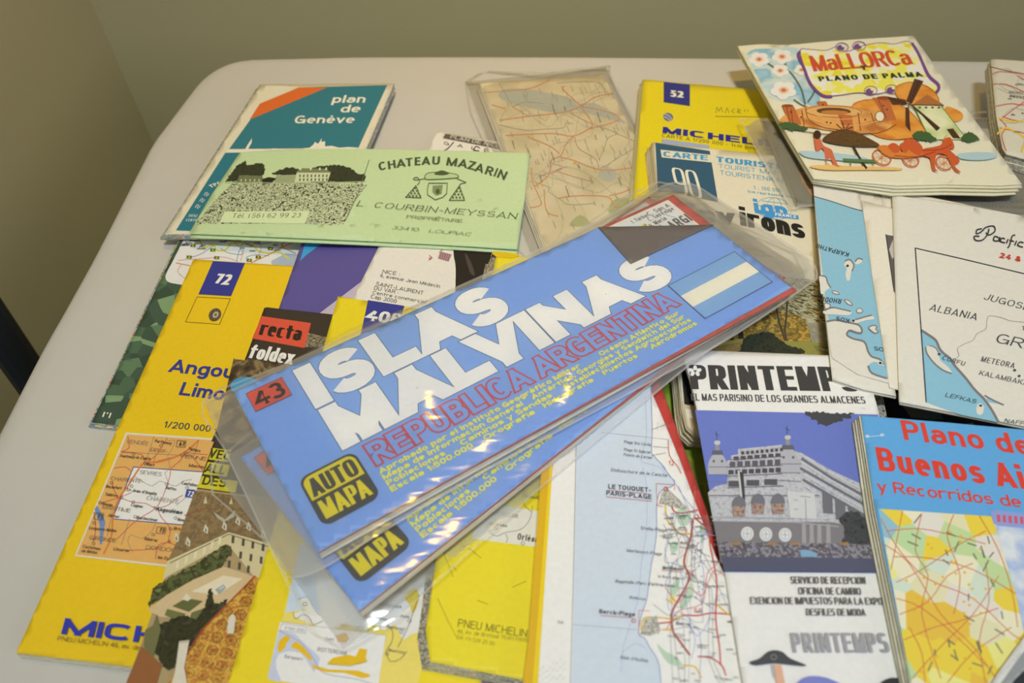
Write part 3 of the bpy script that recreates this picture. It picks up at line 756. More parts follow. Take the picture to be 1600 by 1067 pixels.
IVY = noisy('ivy_print', ['3c4224', '59603a', '2c3018', '74764c'], 260, 4)
s.p(jag(smooth([(240, 920), (262, 905), (300, 884), (330, 866), (356, 851), (360, 862), (344, 892), (330, 902), (306, 905), (284, 920), (262, 930), (240, 945), (232, 950)], 3), 1.8, 3), IVY, P_)
s.p([(232, 952), (262, 930), (300, 908), (350, 886), (385, 897), (420, 912), (402, 932), (364, 945), (330, 965), (252, 965), (238, 958)], 'c6b088', P_)  # court
s.p([(300, 925), (350, 900), (380, 905), (340, 930)], 'd8cdb4', P_)
s.p([(270, 948), (292, 935), (318, 940), (296, 957)], '5d6238', P_); s.p([(262, 952), (292, 960), (274, 968), (258, 962)], '6a6c40', P_); s.p([(300, 958), (322, 950), (316, 968), (296, 970)], '656a40', P_)
s.p([(285, 937), (292, 928), (300, 936), (294, 940)], 'cfcbb8', P_)
s.p([(337, 922), (350, 914), (354, 919), (343, 930)], '93a0a0', P_); s.l([(343, 922), (351, 917)], 1.6, 'c4d0d0', P_)
TREE = noisy('dark_trees_print', ['1f2016', '35371f', '2a2a1e', '4c4a30'], 220, 4)
s.p(jag(smooth([(256, 975), (285, 962), (306, 968), (320, 950), (330, 918), (337, 945), (356, 938), (350, 955), (332, 975), (318, 985), (306, 1000), (286, 1030), (262, 1048), (244, 1020), (232, 992)], 3, True), 1.8, 4), TREE, P_)
s.p([(228, 985), (240, 978), (246, 960), (252, 985), (240, 1030), (225, 1010)], '6b6a44', P_)
s.p([(222, 1010), (254, 1040), (244, 1075), (198, 1068)], 'a4562c' if False else '8c5a34', P_)
TILE = noisy('glazed_tile_print', ['c99a3c', 'b8782f', 'd4ae4e', 'a86830', 'c78a48'], 420, 3)
s.p([(398, 900), (406, 905), (370, 1060), (355, 1100), (248, 1090), (284, 1040), (318, 985)], TILE, P_)
Ft = quad([(318, 985), (398, 900), (440, 960), (330, 1100)])
LT = []
for i in range(-2, 9):
    LT.append([(255 + i * 17, 1100), (318 + i * 13, 985 - i * 13)])
for i in range(11): LT.append([(300 + i * 9.5, 1010 - i * 10.5), (306 + i * 8 + 40, 1060 - i * 6)])
hexs = []
for r in range(8):
    for q in range(6):
        x = 300 + q * 22 + r * 7.5 - 4; y = 1052 - r * 20 + q * 5
        if inside([(404, 905), (370, 1062), (252, 1090), (284, 1040), (318, 988)], np.array([x]), np.array([y]))[0]: hexs.append((x, y))
for x, y in hexs:
    s.l(ell(x, y, 9, 8, 0, 6), .9, '5d4426', P_, closed=True); s.l(ell(x, y, 5, 4.4, .5, 6), .7, '9c4a26', P_, closed=True); s.e(x, y, 2, 1.8, '8a3f20', P_, n=6)
s.l([(284, 1040), (318, 985), (400, 902)], 1.6, 'a84c30', P_)
s.p([(282, 1004), (298, 1002), (290, 1045), (300, 1100), (264, 1096), (276, 1050)], 'cfc9b8', P_); s.l([(282, 1006), (298, 1004)], 2.6, 'b0a898', P_)
s.e(364, 972, 6, 10, 'cfcaba', P_, rot=.2); s.p([(357, 978), (369, 978), (367, 992), (357, 992)], 'cfcaba', P_)
s.done({'red_panel': 'red panel with black lettering', 'courtyard_photograph': 'colour photograph of a tiled roof and courtyard'})

# --- Plan de Nice leaflet
o = [(683, 205), (806, 226), (752, 470), (700, 505), (538, 492)]
s = Thing('leaflet', 'white shop leaflet with black right side, showing between the green brochure and the plastic sleeves', 'leaflet', [o], .0007, kappa=1.5)
s.body(o, 'dcdad6', 'd0cdc4', 1, jig=.4)
s.p(smooth([(708, 380), (709, 400), (712, 420), (711, 470)], 4) + [(740, 490), (752, 470), (775, 365), (708, 365)], '25201f', 'black_panel')
s.p(smooth([(726, 395), (736, 410), (742, 430), (734, 425)], 3, True), '4a423f', 'black_panel')  # grey sheen on the black, painted as a lighter patch
s.p([(696, 209), (800, 229), (798, 237), (692, 216)], '5d5955', 'heading_strip'); s.t('PLAN DE NICE', (703, 216), (780, 231), (705, 211), 'c9c5bc', .16, 'heading_strip')
s.ls([smooth(q, 4) for q in ([(709, 222), (700, 232), (690, 238)], [(750, 232), (744, 229), (740, 235), (748, 236), (744, 242)])], 1.6, '34302e'); s.t('G   A   L   E', (693, 226), (763, 238), (694, 221), '4a4642', .16)
s.ls([smooth([(686, 395), (694, 388), (700, 380)], 3)], .9, '8a7480', 'parcel_picture')
s.p([(688, 393), (706, 398), (701, 409), (684, 404)], 'a8848c', 'parcel_picture'); s.ls([[(690 + k * 3.2, 394 + k * .8), (687 + k * 3.2, 405 + k * .8)] for k in range(5)], .9, '6f5666', 'parcel_picture'); s.ls([[(671, 399), (675, 403), (670, 407)], [(670, 403), (674, 405)]], 1.3, 'a04a50', 'parcel_picture')
T3 = lambda txt, x, y, x2, y2, cap: s.t(txt, (x, y), (x2, y2), (x + cap * .3, y - cap), '3c3836', .11, 'lettering')
T3('NICE :', 597, 427, 624, 431, 5.5); T3('6, avenue Jean Médecin', 594, 433, 687, 450, 5); T3('SAINT-LAURENT', 587, 446, 661, 461, 5.5); T3('DU VAR :', 584, 452.5, 622, 460, 5.5); T3('Centre commercial', 582, 459.5, 665, 475, 5); T3('Cap 3000', 579, 466, 619, 474, 5.5)
s.done({'black_panel': 'black curved panel'})

# --- yellow 408 map
o = [(528, 463), (790, 503), (745, 1160), (345, 1112), (357, 1067), (417, 860)]
s = Thing('folded_map', 'yellow folded map numbered 408, half hidden by plastic sleeves, its inset showing a harbour', 'map', [o], .0045, 'yellow folded maps with blue number boxes')
s.body(o, YEL2, YSIDE, 3, jig=1.2, left=(-2, 1))
s.p([(575, 469), (632, 478), (610, 545), (561, 535)], BLUE, 'number_box')
s.t('408', (570, 500), (625, 508), (576, 483), 'e6e4dc', .26, 'number_box', n=2.6, cv=.8, gap=.06)
M_ = 'inset_map'
inn = [(470, 850), (700, 880), (665, 1125), (419, 1067 - 8)]
s.p([(470, 850), (700, 880), (640, 1120), (418, 1060)], 'e4cf6a', M_)
s.p([(468, 850), (520, 860), (575, 985), (510, 968), (505, 957), (480, 952), (446, 957)], SEA, M_)
s.p([(490, 880), (700, 900), (672, 930), (660, 960), (668, 985), (645, 990), (630, 1000), (618, 976), (600, 985), (580, 972), (560, 985), (540, 975), (512, 985), (462, 965), (458, 960), (470, 955), (500, 955)], 'dcdcdc', M_)
s.l(smooth([(458, 957), (462, 967), (474, 960), (484, 966), (490, 976), (505, 970)], 3), 1, '6a6a60', M_)
s.p(smooth([(466, 937), (480, 933), (490, 950), (498, 960), (486, 962), (472, 948)], 3, True), 'd6d6cc', M_); s.l(smooth([(466, 937), (480, 933), (490, 950), (500, 962)], 3), 1, '7f8cb8', M_)
s.e(477, 944, 3, 2.6, 'dcdcd4', M_); s.l(ell(477, 944, 3, 2.6), .9, '55555a', M_, closed=True)
s.p(smooth([(632, 928), (645, 920), (652, 922), (655, 935), (650, 950), (644, 958), (640, 945), (634, 938)], 3, True), 'd6c04c', M_)
s.l([(440, 972), (603, 993), (590, 1066)], .9, '6f7390', M_); s.p([(438, 972), (603, 993), (588, 1090), (418, 1060)], 'dedede', M_)
s.p(smooth([(436, 985), (460, 990), (470, 1000), (490, 1018), (500, 1030), (490, 1050), (470, 1020), (436, 1022), (432, 1045), (440, 1066), (418, 1060)], 2), 'bcc4dc', M_)
s.p(smooth([(438, 1000), (447, 993), (454, 998), (448, 1005), (446, 1012), (436, 1020), (434, 1010)], 2, True), 'dcb41c', M_)
s.p([(456, 1008), (462, 1002), (474, 1010), (480, 1018), (488, 1028), (486, 1034), (476, 1024), (466, 1016), (455, 1012)], 'dcb41c', M_)
s.p([(488, 1038), (512, 1046), (560, 1048), (578, 1054), (578, 1058), (566, 1060), (540, 1052), (506, 1050), (489, 1044)], 'dcb41c', M_)
s.p([(512, 1036), (520, 1028), (544, 1023), (556, 1026), (562, 1013), (574, 1015), (572, 1028), (574, 1034), (562, 1038), (546, 1040), (512, 1038)], 'dcb41c', M_)
s.p([(526, 994), (540, 990), (545, 998), (540, 1003), (528, 1003)], 'dcae1c', M_); s.ls([[(526, 994), (540, 990), (545, 998), (540, 1003), (528, 1003), (526, 994)], [(512, 1038), (546, 1041), (574, 1034)]], .7, '7d6a20', M_)
s.l(smooth([(436, 986), (470, 1004), (492, 1032), (506, 1052), (560, 1062), (590, 1072)], 3), .9, '8a92b8', M_)
T2 = lambda txt, x, y, x2, y2, cap, c='5a5a62', wt=.14, **k: s.t(txt, (x, y), (x2, y2), (x + cap * .2, y - cap), c, wt, M_, **k)
s.p([(441, 975), (480, 980), (477, 990), (438, 985)], 'e4e4e4', M_); s.l([(441, 975), (480, 980), (477, 990), (438, 985)], .7, '8a8a98', M_, closed=True)
T2('1/100 000', 444, 984, 475, 988, 5, '7a7a88'); T2('Delft', 508, 1001, 522, 1003, 5); T2('ROTTERDAM', 496, 1018, 541, 1024, 6.5, '6a6a74'); T2('Europoort', 445, 1028, 473, 1033, 5)
T2('BELGIQUE', 532, 981, 580, 988, 6, '9a9068'); T2('Hertogenbosch', 592, 946, 627, 951, 4.5); T2('Eindhoven', 577, 967, 605, 971, 5); T2('Venlo', 625, 965, 640, 967, 5); T2('Roermond', 604, 982, 632, 986, 5); T2('Maastricht', 607, 1018, 632, 1023, 5)
for x, y in [(627, 925), (597, 961), (640, 971), (627, 988), (605, 1022)]: s.l(ell(x, y, 2.6, 2.4), .8, '55555a', M_, closed=True)
s.ls([smooth(q, 2) for q in ([(575, 976), (590, 981), (604, 976), (614, 988), (612, 1005), (604, 1018), (610, 1034), (626, 1030), (636, 1018)], [(655, 930), (640, 975), (628, 1000), (622, 1012)])], .9, '5e5c50', M_)
s.done({'inset_map': 'inset map with a framed harbour plan'})

# --- worn yellow map with imprint
o = [(776, 396), (800, 397), (812, 400), (1000, 424), (1020, 1092), (830, 1068), (722, 1040), (672, 1034), (668, 1000), (682, 870)]
cov = [(782, 394), (1000, 424), (1020, 1092), (825, 1064), (760, 1048), (690, 1037), (672, 1034), (666, 985), (681, 875)]
cov = [(776, 396), (1000, 424), (1020, 1092), (825, 1064), (690, 1037), (672, 1034), (665, 985), (681, 875)]
s = Thing('folded_map', 'worn yellow folded map, creased back cover with printed address, fraying grey leaves at left', 'map', [cov], .0075)
WORN = noisy('worn_map_edge', ['7b7a6a', 'b9b5a4', '5d625c', 'd0cbb8', 'a8503c', 'c8c2ae'], 420, 4, stretch=(1, 1, 2), lo=.28, hi=.78, gloss=.8)
s.body(cov, 'e8d02c', 'c9c3ae', 5, jig=2.2, left=(-17, 4), under=WORN)
for l_ in ():
    pass
s.p([(741, 782), (850, 800), (840, 855), (738, 842)], 'd9d8cf', 'map_print')
s.t('EURE-ET-LOIR', (766, 803), (809, 810), (767, 797), '6a6a66', .12, 'map_print'); s.t('Châteaudun'.replace('â', 'a'), (764, 820), (792, 824), (765, 815), '5a5a58', .14, 'map_print'); s.t('Orléans', (808, 843), (846, 849), (809.5, 833), '3a3a3a', .2, 'map_print'); s.t('Rambouillet', (816, 777), (846, 781), (817, 772), '4a4a48', .14, 'map_print')
for x, y in [(775, 825), (817, 849), (821, 771)]: s.l(ell(x, y, 2.6, 2.4), .8, '55555a', 'map_print', closed=True)
s.ls([smooth(q, 3) for q in ([(760, 820), (766, 832), (776, 838), (790, 832), (812, 828), (824, 818), (830, 805), (832, 790)], [(790, 834), (793, 842), (791, 848)], [(812, 776), (820, 790), (830, 800)])], .8, '6c6a64', 'map_print')
s.t('PNEU MICHELIN', (715, 979), (823, 996), (717, 967), '54511f', .1, 'lettering'); s.t('46, Av. de Breteuil 75341 PARIS', (714, 989), (826, 1004), (715.5, 983), '6a6530', .1); s.t('Tél. (1) 539 25 00', (713, 998), (772, 1009), (714.5, 992), '6a6530', .1)
rd = random.Random(5)
s.ls([smooth(q, 3) for q in ([(692, 862), (704, 890), (708, 902)], [(706, 884), (714, 892)], [(720, 850), (726, 856)], [(730, 855), (752, 872)], [(745, 938), (762, 944)], [(800, 918), (822, 908)], [(684, 935), (700, 970), (716, 1000)])], .8, '8f7f22', 'crease')
s.p([(768, 396), (775, 393), (809, 397), (812, 400), (800, 404), (776, 402)], 'd6b81c', 'torn_corner')
s.done()

# --- Geneva plan
o = [(408, 132), (616, 130), (516, 364), (257, 366)]
s = Thing('city_plan', 'folded city plan with teal cover, orange diagonal band and white border', 'map', [o], .0055)
s.body(o, 'd9d4c0', MAPSIDE, 4, jig=1.0, left=(-10, 0), under=MAPSIDE)
F = quad(o)
s.p([(409, 197 - 10), (466, 136), (606, 134), (559, 231), (357, 234), (390, 190)][:0] or [(467, 137), (605, 133), (560, 231), (358, 233), (392, 186)], '2f7587', 'teal_cover')
s.p([(467, 137), (511, 137), (390, 187), (406, 162)], 'd4692c', 'orange_band')
s.p([(406, 160), (467, 136), (440, 134), (415, 134)], 'd9d4c0', 'teal_cover')
s.p([(352, 239), (558, 236), (500, 370), (275, 360)], '2b7488', 'teal_cover')
for tx, x, x2, y in (('plan', 518, 570, 161), ('de', 531, 562, 176), ('Genève', 459, 553, 193)): s.t(tx, (x, y), (x2, y - .5), (x + 4, y - 12), 'e4e2d4', .18, 'title_lettering', gap=.1)
sky = [(358, 234), (383, 234), (386, 228), (394, 216), (393, 224), (390, 229), (388, 233), (410, 233), (411, 235), (424, 236), (426, 232), (445, 233), (447, 236), (472, 235), (474, 232), (484, 231), (490, 226), (492, 222), (497, 225), (500, 221), (503, 216), (502, 222), (508, 221), (508, 229), (518, 228), (530, 231), (545, 230), (560, 231), (558, 236), (352, 239)]
s.p(sky, 'e0decf', 'skyline')
s.t('TPG', (330, 294), (347, 287), (326, 290), 'dcdcd2', .2); s.t('S S S', (304, 325), (322, 300), (310, 327), 'dcdcd2', .14)
s.t('SIÈGE'.replace('È', 'E'), (294, 339), (308, 339.5), (296, 335), 'c8d4d4', .14); s.t('CENTRE', (290, 346), (310, 346.5), (292, 342), 'c8d4d4', .14)
s.done({'orange_band': 'orange diagonal band'})

# ================================================================== sleeved maps and centre
FILMS = []
def filmmat(name, haze, rough=.12, tint=(.93, .93, .92), wr=.6, wscale=28):
    m = bpy.data.materials.new(name); m.use_nodes = True; nt = m.node_tree; nt.nodes.clear()
    out = node(nt, 'ShaderNodeOutputMaterial'); tr = node(nt, 'ShaderNodeBsdfTransparent'); tr.inputs[0].default_value = (.97, .97, .97, 1)
    df = node(nt, 'ShaderNodeBsdfDiffuse'); df.inputs[0].default_value = tint + (1,)
    tl = node(nt, 'ShaderNodeBsdfTranslucent'); tl.inputs[0].default_value = tint + (1,)
    gl = node(nt, 'ShaderNodeBsdfGlossy'); gl.inputs['Roughness'].default_value = rough
    mx0 = node(nt, 'ShaderNodeMixShader'); mx0.inputs[0].default_value = .35
    mx1 = node(nt, 'ShaderNodeMixShader'); mx1.inputs[0].default_value = haze
    fr = node(nt, 'ShaderNodeFresnel'); fr.inputs[0].default_value = 1.5
    mx2 = node(nt, 'ShaderNodeMixShader')
    tc = node(nt, 'ShaderNodeTexCoord'); mp = node(nt, 'ShaderNodeMapping'); mp.inputs['Rotation'].default_value = (0, 0, -.5); mp.inputs['Scale'].default_value = (.35, 2.4, 1)
    n = node(nt, 'ShaderNodeTexNoise'); n.inputs['Scale'].default_value = wscale; n.inputs['Detail'].default_value = 3
    bp = node(nt, 'ShaderNodeBump'); bp.inputs['Strength'].default_value = wr; bp.inputs['Distance'].default_value = .004
    L = nt.links.new
    L(tc.outputs['Object'], mp.inputs[0]); L(mp.outputs[0], n.inputs['Vector']); L(n.outputs[0], bp.inputs['Height'])
    L(bp.outputs[0], gl.inputs['Normal']); L(bp.outputs[0], fr.inputs['Normal'])
    L(df.outputs[0], mx0.inputs[1]); L(tl.outputs[0], mx0.inputs[2]); L(tr.outputs[0], mx1.inputs[1]); L(mx0.outputs[0], mx1.inputs[2])
    L(fr.outputs[0], mx2.inputs[0]); L(mx1.outputs[0], mx2.inputs[1]); L(gl.outputs[0], mx2.inputs[2]); L(mx2.outputs[0], out.inputs[0])
    return m
FILM = filmmat('clear_plastic_film', .10); FILMD = filmmat('seam_plastic', .35, .1)
def sleeve(label, low, content, group='clear plastic sleeves around maps', wrinkle=.0012, film=None, back_film=None, bulge=()):
    """two films of a sleeve, the thing inside built between them by content()"""
    film = film or FILM
    root = bpy.data.objects.new('plastic_sleeve', None); COL.objects.link(root)
    Zb = drape([low], .00025, kappa=5, iters=900)
    class S: pass
    def sheet(name, Z, m, dz, wr, seed):
        cells = []
        for tr in tess(low): split(tr, 9., cells)
        V, Fc = weld(cells); w = on_surface(Z, V)
        rnd = np.random.RandomState(seed); ph = rnd.uniform(0, 6.3, 8); kx = rnd.uniform(-220, 220, 8); ky = rnd.uniform(-220, 220, 8)
        r = sum(np.sin(w[:, 0] * kx[i] + w[:, 1] * ky[i] + ph[i]) for i in range(8)) / 8
        # distance to the rim keeps the seam flat
        P = np.array(low); d = np.full(len(V), 1e9)
        for i in range(len(P)):
            a, b = P[i], P[(i + 1) % len(P)]; ab = b - a; t = np.clip(((V - a) @ ab) / (ab @ ab), 0, 1); d = np.minimum(d, np.linalg.norm(V - (a + t[:, None] * ab), axis=1))
        w[:, 2] += dz + wr * (np.maximum(0, r + .15)) * np.clip(d / 14, 0, 1)
        for bx, by, br, bh in (bulge if name == 'front_film' else ()):
            c0 = on_surface(Z, [(bx, by)])[0]; w[:, 2] += bh * np.exp(-((w[:, 0] - c0[0]) ** 2 * .6 + (w[:, 1] - c0[1]) ** 2) / (2 * br * br))
        o = mesh_obj(name, w - org, Fc, [m], [0] * len(Fc), root)
        for p in o.data.polygons: p.use_smooth = True
        return o
    c = on_surface(Zb, [np.mean(np.array(low), 0)])[0]; org = c.copy(); root.location = org
    sheet('back_film', Zb, back_film or film, 0, .0003, 1)
    content()
    Zt = drape([low], .00018, kappa=9, iters=1200)
    sheet('front_film', Zt, film, .0003, wrinkle, 5)
    # welded seam strip round the rim
    P = smooth(low, 3, True); cells = []
    for q in stroke(P, 3.2, True): split(q, 9., cells)
    V, Fc = weld(cells); w = on_surface(Zt, V, .0005); o = mesh_obj('welded_seam', w - org, Fc, [FILMD], [0] * len(Fc), root)
    root['label'] = label; root['category'] = 'sleeve'; root['group'] = group
    return root

def old_map():
    o = [(750, 129), (943, 117), (1062, 345), (858, 402)]
    s = Thing('road_map', 'worn cream road map with orange roads inside the sleeve at the back', 'map', [o], .005)
    AGED = noisy('aged_map_paper', ['c6bc9c', 'd2cab0', 'bdb391'], 22, 4)
    s.body(o, AGED, PALESIDE, 3, jig=1, left=(-6, 2))
    F = quad(o)
    s.ps([smooth([F(a, b) for a, b in q], 4, True) for q in ([(.1, .12), (.2, .05), (.6, .14), (.62, .22), (.45, .24)], [(.6, .22), (.8, .2), (.98, .36), (.8, .3)], [(.55, .66), (.62, .6), (.7, .66), (.62, .7)])], 'aeb3ac', 'map_print')
    s.ps([smooth([F(a, b) for a, b in q], 4, True) for q in ([(.5, .86), (.6, .8), (.8, .84), (.62, .9)], [(.2, .88), (.3, .84), (.34, .9)], [(.75, .8), (.85, .76), (.9, .8), (.8, .84)])], 'a9ab7c', 'map_print')
    # main orange roads, traced in the photograph
    R = [[(790, 142), (830, 138), (860, 124)], [(883, 135), (880, 140), (908, 166)], [(781, 188), (826, 182), (880, 176), (906, 167), (930, 152), (958, 146)], [(908, 168), (926, 194), (916, 204), (894, 213), (866, 209), (824, 210), (790, 212)], [(910, 167), (946, 174), (968, 187), (920, 202)], [(896, 213), (884, 226), (876, 244), (862, 250), (858, 272), (848, 282), (834, 290), (830, 262)], [(824, 214), (858, 228), (874, 240)], [(876, 246), (894, 250), (940, 266), (990, 262)], [(834, 290), (846, 318), (834, 324), (828, 324)], [(850, 296), (854, 330), (872, 338)], [(872, 310), (905, 306), (950, 308), (958, 322), (968, 324)], [(952, 306), (975, 300), (998, 288)], [(790, 170), (768, 164)]]
    s.ls([smooth(q, 4) for q in R], 1.5, 'c98444', 'main_roads')
    R2 = [[(898, 214), (904, 232), (930, 248), (936, 264)], [(862, 256), (880, 262), (860, 272)], [(870, 268), (896, 276), (928, 285)], [(800, 167), (826, 182)], [(842, 276), (886, 260)], [(890, 176), (912, 188), (926, 194)], [(757, 145), (790, 142)]]
    s.ls([smooth(q, 4) for q in R2], .9, 'b4705c', 'main_roads')
    R3 = [[(928, 195), (962, 208), (950, 216), (944, 232), (936, 250)], [(962, 208), (994, 222)], [(942, 262), (990, 232)], [(834, 284), (856, 292), (858, 300), (876, 312), (890, 320), (930, 318)], [(780, 195), (800, 200), (826, 204), (850, 202), (880, 200), (884, 192), (896, 194)], [(780, 130), (800, 165)], [(870, 130), (930, 128), (946, 140)], [(800, 168), (820, 160), (850, 162)]]
    s.ls([smooth(q, 4) for q in R3], .8, '8a8a72', 'main_roads')
    net(s, F, 10, 11, .6, 'a8a592', u=(.03, .97), v=(.03, .97)); names(s, F, 110, 12, 1.9, '9a957c', ang=1.2, v=(.05, .97)); names(s, F, 14, 13, 2.8, '77735e', ang=1.25, v=(.1, .95))
    s.ps([ell(x, y, 2.6, 2, n=8) for x, y in [(944, 265), (826, 214), (898, 255), (848, 290)]], 'd0ab3a', 'main_roads')
    s.done()
FILM2 = filmmat('aged_plastic_film', .16, .2, (.80, .76, .66))
sleeve('yellowed plastic sleeve around the worn cream road map at the back', [(728, 128), (850, 116), (947, 105), (953, 117), (1000, 205), (1070, 340), (836, 412), (790, 290)], old_map, film=FILM2, wrinkle=.0008)

# --- yellow 52
o = [(1005, 124), (1203, 142), (1232, 450), (975, 432), (990, 310)]
s = Thing('folded_map', 'yellow folded map numbered 52 with pencilled name, at the back beside the sleeved cream map', 'map', [o], .006, 'yellow folded maps with blue number boxes')
s.body(o, 'd9c81e', noisy('speckled_edge', ['8c8a5c', 'c4bd96', '6c6a4c', 'd0cab0'], 900, 3, stretch=(1, 1, 1.5), gloss=.8), 4, jig=1, left=(-6, 2), under='bdb890')
s.p([(1037, 128), (1078, 132), (1078, 166), (1037, 160)], NAVY, 'number_box'); s.t('52', (1047, 151), (1068, 153), (1047, 141), 'dcdccf', .26, 'number_box', n=3, cv=.7, gap=.08)
s.t('MICHELIN', (1035, 208), (1222, 232), (1036, 198), '23298a', .42, 'maker_lettering', n=3.2, cv=.5, gap=.16)
s.t('CARTE A 1/200 000 - 1cm pour 2km', (1034, 214), (1210, 238), (1034.5, 209), '5a5a34', .12)
s.p([(1034, 217), (1108, 227), (1108, 240), (1034, 228)], '9aa6c4', 'pale_blue_strip')
s.e(1044, 183, 8, 6.5, '6a6f92', 'globe_emblem', rot=.3); s.ls([smooth([(1038, 178), (1046, 182), (1050, 188)], 3), smooth([(1037, 182), (1044, 186), (1048, 190)], 3)], 1, 'c9cbc0', 'globe_emblem')
s.ls([[(1118, 177), (1120, 168), (1123, 174), (1127, 168), (1129, 176)], smooth([(1133, 177), (1136, 169), (1139, 177)], 2), smooth([(1148, 170), (1143, 174), (1148, 177)], 2), [(1152, 177), (1153, 170), (1157, 173), (1153, 175), (1158, 178)], [(1163, 176), (1164, 171)], [(1168, 175), (1169, 171)], [(1117, 182), (1186, 183)]], .8, '7a7436', 'pencilled_name')
s.done({'number_box': 'blue box with white number 52'})

# --- navy brochure under the ferry leaflet
o = [(1340, 600), (1640, 640), (1660, 760), (1385, 740)]
s = Thing('brochure', 'dark navy brochure with a grey green triangle, in the gap above the Buenos Aires plan', 'brochure', [o], .002)
s.body(o, '14213a', '2a2a30', 1, jig=.4)
s.p([(1340, 600), (1376, 606), (1405, 660), (1424, 664), (1385, 700), (1370, 660)], '231c17', 'picture')
s.p([(1396, 612), (1462, 628), (1474, 655), (1455, 656), (1424, 653), (1400, 622)], noisy('dusk_print', ['3a5560', '4f6064', '6f6c5c', '7f7a66'], 18, 1, lo=.35, hi=.65), 'picture')
s.p([(1505, 663), (1520, 660), (1524, 668)], '6f6a5c', 'picture'); s.done()

# --- lime booklet, red covered map, coastal map
o = [(1012, 548), (1250, 566), (1380, 900), (1146, 905)]
s = Thing('booklet', 'lime green booklet showing as a wedge beside the red-edged map', 'booklet', [o], .003)
s.body(o, '8fae3c', PALESIDE, 2, jig=.5)
s.l(ell(1106, 678, 22, 16, .2, 16, 20, 170), 3, '2c3022', 'black_arc'); s.l(ell(1106, 678, 15, 10, .2, 14, 20, 160), 1.2, '2c3022', 'black_arc'); s.done()
o = [(900, 570), (1028, 596), (1033, 604), (1131, 872), (1128, 905), (1010, 920)]
s = Thing('folded_map', 'thin map with brick red covers, only its long right edge showing beside the lime booklet', 'map', [o], .004)
s.leaf('cover', o, 0, .001, 'b8423e', 'b8423e'); s.leaf('folded_sheet', o, -.0012, .0012, 'cfc6b4', '6a5648'); s.leaf('cover', [(a + (3 if i in (1, 2, 3) else 0), b) for i, (a, b) in enumerate(o)], -.0028, .001, 'c0503f', 'b8423e'); s.done()
o = [(872, 560), (1008, 590), (1030, 634), (1062, 712), (1090, 790), (1112, 850), (1136, 905), (1240, 1110), (806, 1110), (828, 1000), (845, 745)]
o = [(872, 560), (1008, 590), (1030, 640), (1062, 718), (1092, 800), (1118, 868), (1140, 915), (1240, 1110), (812, 1110), (826, 1000), (845, 745)]
s = Thing('road_map', 'coastal road map with pale blue sea and yellow spine, in the middle at the front', 'map', [o], .0055)
s.body(o, 'e3e3e0', noisy('red_brown_edge', ['4a3a30', '8f8478', '5d4a40', 'b3a898'], 700, 2, stretch=(.3, .3, 2), gloss=.7), 3, jig=.8)
s.p([(868, 600), (880, 602), (862, 745), (838, 1110), (812, 1110), (826, 1000), (845, 745)], 'd2a81c', 'yellow_spine'); s.p([(862, 690), (866, 690), (838, 1110), (829, 1110)], 'e6c420', 'yellow_spine')
F = lambda x, y: (x, y)
coast = smooth([(1017, 600), (1018, 640), (1019, 672), (1018, 704), (1021, 712), (1036, 728), (1046, 744), (1054, 752), (1050, 760), (1032, 768), (1026, 790), (1026, 830), (1022, 862), (1018, 880), (1014, 910), (1010, 938), (1002, 962), (998, 990), (1008, 998), (1014, 1010), (1030, 1040), (1034, 1110)], 4)
s.p([(898, 620), (1008, 600)] + coast + [(892, 1110), (896, 960), (901, 700)], SEA, 'sea_print')
s.p([(1008, 600)] + coast[:0] + [(1017, 600), (1008, 590)], SEA, 'sea_print')
s.l([(898, 640), (900, 700), (896, 900), (890, 1110)], .9, '7a7a84', 'map_print')
s.l(coast, 1.1, '6a78b4', 'map_print')
s.ls([smooth([(1008, 620), (1010, 680), (1002, 712), (1004, 722), (1030, 730), (1042, 744)], 3), smooth([(1004, 730), (1010, 760), (1010, 830), (1002, 880), (998, 930), (990, 960), (974, 1010), (970, 1050)], 3), smooth([(972, 1020), (992, 1006), (1010, 1014)], 3)], .7, '9aa6cc', 'map_print')
s.ls([[(940, 676), (1045, 687)], [(895, 976), (996, 984)], [(1086, 760), (1080, 900), (1076, 1067)]], .6, '8a8a92', 'map_print')
s.ps([smooth(q, 3, True) for q in ([(1056, 800), (1076, 796), (1078, 816), (1064, 822)], [(1046, 850), (1056, 846), (1060, 858), (1050, 864)], [(1044, 884), (1052, 886), (1048, 896)], [(1054, 908), (1062, 904), (1058, 926), (1050, 930), (1046, 922)], [(1068, 930), (1080, 910), (1084, 926), (1072, 948), (1062, 950)], [(1026, 1006), (1040, 1018), (1056, 1026), (1066, 1040), (1044, 1036)], [(1094, 812), (1100, 836), (1096, 850)])], 'b0c8b4', 'map_print')
red1 = [[(1082, 812), (1080, 836), (1076, 850), (1071, 866), (1069, 882), (1077, 900), (1074, 912), (1062, 934), (1050, 956), (1049, 972), (1052, 988), (1062, 1002), (1078, 1024)], [(1036, 776), (1046, 778), (1052, 798), (1066, 802), (1090, 797)], [(1086, 810), (1098, 820), (1108, 830), (1109, 850), (1114, 875), (1120, 910), (1119, 940), (1118, 960), (1120, 985), (1124, 1010), (1126, 1040)], [(1049, 972), (1066, 962), (1090, 962), (1112, 958), (1140, 960)], [(1010, 976), (1030, 974), (1050, 972)], [(1090, 1026), (1110, 1028), (1128, 1040), (1134, 1056)], [(1044, 688), (1046, 712), (1058, 728), (1064, 740)], [(1012, 984), (1030, 990)]]
s.ls([smooth(q, 3) for q in red1[:1]], 3, 'a8483c', 'main_roads'); s.ls([smooth(q, 3) for q in red1[1:6]], 2.2, 'bc4a42', 'main_roads'); s.ls([smooth(q, 3) for q in red1[6:]], 1.2, 'bc4a42', 'main_roads')
